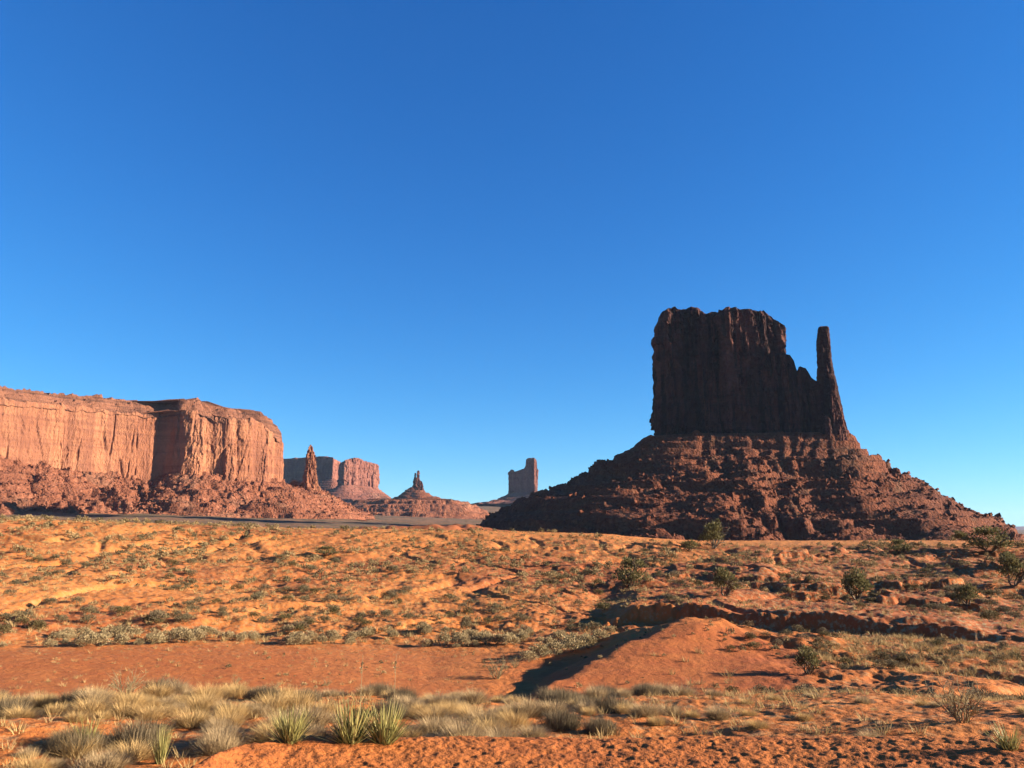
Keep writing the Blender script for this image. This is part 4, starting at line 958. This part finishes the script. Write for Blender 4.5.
# straw bunch grass of the foreground band
def grass_band():
    x, y, rg = sample(900, 8.6, 17.5, -60, 720, 5)
    px = azpx(x, y); r = np.hypot(x, y)
    clump = noise2(x * 0.45, y * 0.45, 66)
    keep = (clump > 0.05 - 0.22 * (px < 260)) & ~((r < 10) & (px > 190) & (px < 560) & (clump < 0.2))
    x, y = x[keep], y[keep]; chosen = []
    for i in range(len(x)):
        if all((x[i] - a) ** 2 + (y[i] - b) ** 2 > 0.36 ** 2 for a, b in chosen): chosen.append((x[i], y[i]))
        if len(chosen) >= 180: break
    x2, y2, _ = sample(40, 9, 17, 720, 1060, 6); chosen += list(zip(x2[:26], y2[:26]))
    for x_, y_ in chosen:
        px_ = azpx(x_, y_)
        m = 0 if rg.random() < (0.70 if px_ < 330 else 0.45) else 1; s = rg.uniform(0.42, 1.18) * (1.0 if px_ < 720 else 0.55)
        o = place('bunch_grass', GRASS[m][rg.integers(4)], x_, y_, s, s * rg.uniform(0.6, 0.92), 'grass clump', 'clumps of dry grass in front')
        NAMED.append((o, size_word(s, ['small', 'rounded', 'big']) + ' ' + ['golden', 'grey'][m], 'grass clump', x_, y_, gz(x_, y_) + 0.2))
grass_band()
def near_shrubs():
    x, y, rg = sample(60, 10, 18, -30, 760, 9)
    k = 0
    for x_, y_ in zip(x, y):
        if noise2(np.array([x_ * 0.5]), np.array([y_ * 0.5]), 67)[0] < -0.1: continue
        s = rg.uniform(0.7, 1.25); k += 1
        o = place('brittle_shrub', FUZZY[rg.integers(3)], x_, y_, s, s * 0.9, 'shrub', 'brittle grey-brown shrubs among the grass')
        NAMED.append((o, size_word(s, ['small', 'rounded', 'broad']) + ' fuzzy grey-brown', 'shrub', x_, y_, gz(x_, y_) + 0.2))
        if k > 26: break
near_shrubs()
def rim_shrubs():
    """the pale bushes that line the far edge of the sand flat and the dry wash"""
    x, y, rg = sample(330, 43, 49, -30, 600, 12)
    k = 0
    for x_, y_ in zip(x, y):
        if noise2(np.array([x_ * 0.22]), np.array([y_ * 0.3]), 68)[0] < -0.12: continue
        s = rg.uniform(0.55, 1.25); o = place('rabbitbrush', PALE[rg.integers(4)], x_, y_, s, s * rg.uniform(0.7, 1.0), 'shrub', 'pale rabbitbrush along the flat')
        NAMED.append((o, size_word(s / 0.9, ['small pale', 'pale straw', 'bushy pale']), 'rabbitbrush', x_, y_, gz(x_, y_) + 0.3)); k += 1
        if k >= 120: break
    for px, py, s in [(572, 652, 1.7), (588, 648, 1.5), (556, 655, 1.3), (540, 658, 1.5), (600, 640, 1.2), (560, 640, 1.1), (528, 662, 1.1), (610, 634, 1.0)]:
        x_, y_ = ground_hit(px, py); o = place('rabbitbrush', PALE[rg.integers(4)], x_, y_, s, s * 0.8, 'shrub', 'pale rabbitbrush along the flat')
        NAMED.append((o, 'large feathery pale', 'rabbitbrush', x_, y_, gz(x_, y_) + 0.4))
rim_shrubs()
def hill_scrub():
    A = []
    for (n, r0, r1, p0, p1, sd) in [(4700, 48, 128, -60, 1090, 21), (620, 19, 48, 700, 1090, 22), (90, 19, 42, 470, 700, 23), (60, 27, 42, -30, 430, 24), (260, 118, 150, -40, 1090, 25)]:
        x, y, rg = sample(n, r0, r1, p0, p1, sd)
        px = azpx(x, y); r = np.hypot(x, y)
        den = noise2(x * 0.09, y * 0.09, 80) + 0.5 * noise2(x * 0.3, y * 0.3, 81)
        keep = den > -0.15
        keep &= ~((r > 44.5) & (r < 54) & (px > 610))
        smooth_sand = ((r > 122) & (px > 560) & (px < 860)) | ((r > 110) & (px > 290) & (px < 860) & (rg.random(n) < 0.7))
        keep &= ~smooth_sand
        s = rg.uniform(0.35, 1.3, n) ** 1.6 * 0.76 * np.where((r < 45) & (px < 720), 0.5, 1.0) * np.where(r < 48, 0.62, 1.0) * np.where(r > 80, 1.1, 1.0)
        keep &= ~((r > 49) & (r < 66) & (px > 620) & (px < 900) & (rg.random(n) < 0.75))
        A.append(np.stack([x, y, s, rg.random(n)], -1)[keep])
    A = np.concatenate(A); app = A[:, 2] / np.hypot(A[:, 0], A[:, 1]); ok = np.abs(azpx(A[:, 0], A[:, 1]) - 512) < 520
    order = np.argsort(-app * ok); big, rest = A[order[:270]], A[order[270:]]
    rg = np.random.default_rng(44)
    for x_, y_, s, u in big:
        m = 0 if u < 0.5 else (1 if u < 0.8 else 2)
        o = place('sagebrush', SAGE[m][rg.integers(4)], x_, y_, s * 1.15, s * rg.uniform(0.75, 1.0), 'shrub', 'sagebrush scattered over the desert')
        NAMED.append((o, size_word(s, ['small', 'rounded', 'broad']) + ' ' + ['grey-green', 'olive', 'brownish'][m], 'shrub', x_, y_, gz(x_, y_) + 0.2))
    # the rest: one mesh
    T = []
    for k in range(5):
        r2 = np.random.default_rng(900 + k); T.append(leaves(r2, 130, lobes_(r2, 4, 0.5, 0.6), 0.12, 2.0, 0.6, 0.3))
    scatter('sagebrush_cover', 'low grey-green scrub dotting the orange slopes beyond the bigger bushes', rest, T, M_COVER, 0.8, rg)
def scatter(name, label, A, T, mat, drymix, rg, zs=1.0):
    z = height(A[:, 0], A[:, 1]); which = rg.integers(0, len(T), len(A)); VV, F4, F3, TT, DD = [], [], [], [], []; off = 0
    for k, (V, F, t) in enumerate(T):
        B = A[which == k]; zb = z[which == k]; n = len(B)
        if not n: continue
        a = rg.uniform(0, 6.28, n); c, s_ = np.cos(a)[:, None], np.sin(a)[:, None]; sc = B[:, 2][:, None]
        X = (V[None, :, 0] * c - V[None, :, 1] * s_) * sc + B[:, 0][:, None]; Y = (V[None, :, 0] * s_ + V[None, :, 1] * c) * sc + B[:, 1][:, None]
        Z = V[None, :, 2] * sc * zs + zb[:, None] - 0.02
        VV.append(np.stack([X, Y, Z], -1).reshape(-1, 3)); fl = F if isinstance(F, list) else [F]
        o = off + len(V) * np.arange(n)[:, None, None]
        F4.append((fl[0][None] + o).reshape(-1, fl[0].shape[1]))
        if len(fl) > 1: F3.append((fl[1][None] + o).reshape(-1, 3))
        TT.append(np.tile(t, n)); DD.append(np.repeat(np.clip(rg.random(n) ** 1.5 * 2 * drymix, 0, 1), len(V))); off += len(V) * n
    fs = [np.concatenate(F4)] + ([np.concatenate(F3)] if F3 else [])
    o = mesh_obj(name, np.concatenate(VV), fs, mat, attrs={'tone': np.concatenate(TT), 'dry': np.concatenate(DD)})
    tag(o, label, kind='stuff'); return o
hill_scrub()
def grass_cover():
    rg = np.random.default_rng(55); A = []
    for (n, r0, r1, p0, p1, sd, th) in [(9000, 44, 125, -60, 1090, 31, -0.2), (2600, 17, 46, 640, 1090, 32, -0.1), (1500, 9, 24, -60, 1090, 33, -0.3), (260, 26, 43, -40, 480, 34, -9)]:
        x, y, _ = sample(n, r0, r1, p0, p1, sd); den = noise2(x * 0.13, y * 0.13, 83)
        s = rg.uniform(0.35, 1.0, n) * np.where(np.hypot(x, y) < 26, 0.5, 1.0) * (0.55 if n == 260 else 1.0)
        k = (den > th) & ~((np.hypot(x, y) > 49) & (np.hypot(x, y) < 52) & (azpx(x, y) > 610)) & ~((azpx(x, y) < 720) & (azpx(x, y) > 520) & (np.hypot(x, y) > 20) & (np.hypot(x, y) < 44) & (rg.random(n) < 0.93))
        A.append(np.stack([x, y, s], -1)[k])
    A = np.concatenate(A); T = []
    for k in range(5):
        r2 = np.random.default_rng(700 + k); T.append(blades(r2, 26, 0.16, 0.42, 1.1, 0.022, 0.3, nseg=2))
    o = scatter('dry_grass_cover', 'thin dry straw grass strewn over the sand', A, T, M_STRAWCOVER, 1.0, rg)
grass_cover()

# junipers and other big single bushes
def juniper_meshes(k, R=0.5, H=0.9, n=1500):
    rg = np.random.default_rng(1200 + k)
    L_ = []
    for j in range(14):
        a = j * 2.4 + rg.uniform(-.4, .4); f = rg.random(); q = R * (0.75 - 0.5 * f) * rg.uniform(0.6, 1); z = H * (0.18 + 0.56 * f)
        L_.append((q * math.cos(a), q * math.sin(a), z, R * rg.uniform(0.30, 0.46), H * rg.uniform(0.17, 0.28)))
    V, F, t = leaves(rg, n, L_, 0.055, 2.2, 0.8, 0.1)
    crown = raw_mesh('crown', V, F, M_JUNI, t)
    tv, tf = twigs(rg, 5, H * 0.85, 0.75, 0.03, 2)
    return crown, raw_mesh('trunk', tv, tf, M_BARK, np.random.default_rng(1).random(len(tv)))
JUN = [juniper_meshes(k) for k in range(4)]
for i, (px, py, wp, hp, lab) in enumerate([
    (632, 587, 40, 33, 'round dark juniper at centre above the cut bank'), (713, 549, 32, 30, 'dark juniper standing on the rim against the butte foot'),
    (725, 596, 34, 30, 'olive juniper on the bench above the cut bank'), (857, 600, 34, 32, 'loose olive juniper on the bench right of centre'),
    (990, 553, 44, 24, 'wide juniper on the rim at far right below the butte'), (968, 608, 30, 20, 'low juniper near the right end of the cut bank'),
    (1014, 586, 28, 28, 'juniper cut by the right edge of the frame'), (808, 674, 30, 28, 'juniper growing below the cut bank right of the mound'),
    (900, 553, 22, 14, 'small juniper on the rim below the butte'), (690, 551, 26, 12, 'low dark juniper left of the rim juniper'), (1009, 570, 22, 16, 'small juniper high at the right edge'),
    (960, 540, 20, 12, 'tiny juniper at the foot of the big butte'), (327, 556, 26, 10, 'flat dark bush high on the slope under the distant spire')]):
    x, y = ground_hit(px, py); d = math.hypot(x, y); m = d / 790
    t = thing('juniper', lab, 'juniper', (x, y, gz(x, y) - 0.03), 'junipers beyond the near bank')
    t.rotation_euler = (0, 0, i * 1.7); t.scale = (wp * m / 1.0, wp * m / 1.0, hp * m / 0.92)
    for nm, me in zip(('crown', 'trunk'), JUN[i % 4]):
        o = bpy.data.objects.new(nm, me); COL.objects.link(o); o.parent = t
def twig_bush():
    rg = np.random.default_rng(88); V, F = twigs(rg, 16, 0.62, 0.75, 0.011, 2)
    me = raw_mesh('twigs', V, F, M_PALE, rg.random(len(V)))
    for px, py, s, lab in [(497, 679, 1.45, 'leafless twiggy bush on the flat left of the ridge'), (962, 722, 0.95, 'leafless pale twiggy bush at lower right'), (515, 668, 0.8, 'small leafless bush behind the twiggy one'),
                           (125, 698, 0.8, 'thin leafless bush at the left of the flat'), (275, 690, 0.5, 'tiny leafless bush in the middle of the flat'), (236, 684, 0.5, 'tiny leafless bush left of the middle of the flat'), (327, 686, 0.45, 'tiny leafless bush right of the middle of the flat')]:
        x, y = ground_hit(px, py); o = place('twiggy_bush', me, x, y, s, s, 'bush', 'leafless bushes'); o['label'] = lab
twig_bush()
def yuccas():
    def leafm(k, n, R, lean):
        rg = np.random.default_rng(60 + k); V, F, t = blades(rg, n, R, 0.44, lean, 0.0135, 0.06, nseg=3); return raw_mesh('leaves', V, F, M_YUCCA, t)
    for i, (px, py, wp, hp, lab, st) in enumerate([(350, 742, 62, 44, 'big spiky yucca, left of the pair on the near bank', [0.75]), (384, 742, 62, 42, 'big spiky yucca, right of the pair on the near bank', [0.80]),
        (290, 742, 56, 36, 'spiky yucca on the bank edge left of the big pair', []), (160, 766, 26, 36, 'narrow blue-green yucca at lower left', []), (87, 748, 40, 30, 'small thin-leaved yucca in the lower left grass', []), (1010, 748, 40, 26, 'low spiky yucca at the lower right corner', [])]):
        x, y = ground_hit(px, min(py, 764), 4.0); d = math.hypot(x, y); m = d / 800
        t = thing('yucca', lab, 'yucca', (x, y, gz(x, y) - 0.03), 'yuccas on the near bank')
        sxy = wp * m / 0.78; t.scale = (sxy, sxy, hp * m / 0.40)
        o = bpy.data.objects.new('leaves', leafm(i, 330 if i < 3 else 170, 0.09, 1.5 if i != 3 else 0.85)); COL.objects.link(o); o.parent = t
        for h in st:
            tv, tf = tube([(0.1, 0, 0), (0.11, 0, h * 0.5), (0.12, 0, h)], [0.005, 0.004, 0.0025], 5)
            rg = np.random.default_rng(3); pv, pf, pt = leaves(rg, 24, [(0.115, 0, h * 0.8, 0.012, h * 0.16)], 0.02, 1.4, 0.2, 0.2)
            o = mesh_obj('flower_stalk', np.concatenate([tv, pv]), [np.concatenate([tf, pf[0] + len(tv)]), pf[1] + len(tv)], M_PALE, t, attrs={'tone': np.full(len(tv) + len(pv), 0.6)})
yuccas()
name_them(NAMED)

# ------------------------------------------------------------------ the air
def haze():
    x0, x1, y0, y1, z0, z1 = -33000.0, 33000.0, -33000.0, 33000.0, -181.0, 620.0
    V = [(x, y, z) for z in (z0, z1) for y in (y0, y1) for x in (x0, x1)]
    F = np.array([[0, 2, 3, 1], [4, 5, 7, 6], [0, 1, 5, 4], [2, 6, 7, 3], [0, 4, 6, 2], [1, 3, 7, 5]])
    m = bpy.data.materials.new('air'); m.use_nodes = True; n = m.node_tree.nodes; n.clear()
    o = n.new('ShaderNodeOutputMaterial'); v = n.new('ShaderNodeVolumePrincipled')
    v.inputs['Color'].default_value = (0.45, 0.68, 1.0, 1.0); v.inputs['Density'].default_value = 1.0e-5
    m.node_tree.links.new(v.outputs[0], o.inputs['Volume'])
    tag(mesh_obj('haze', np.array(V), F, m), 'thin blue air in front of the far buttes', kind='stuff')
haze()
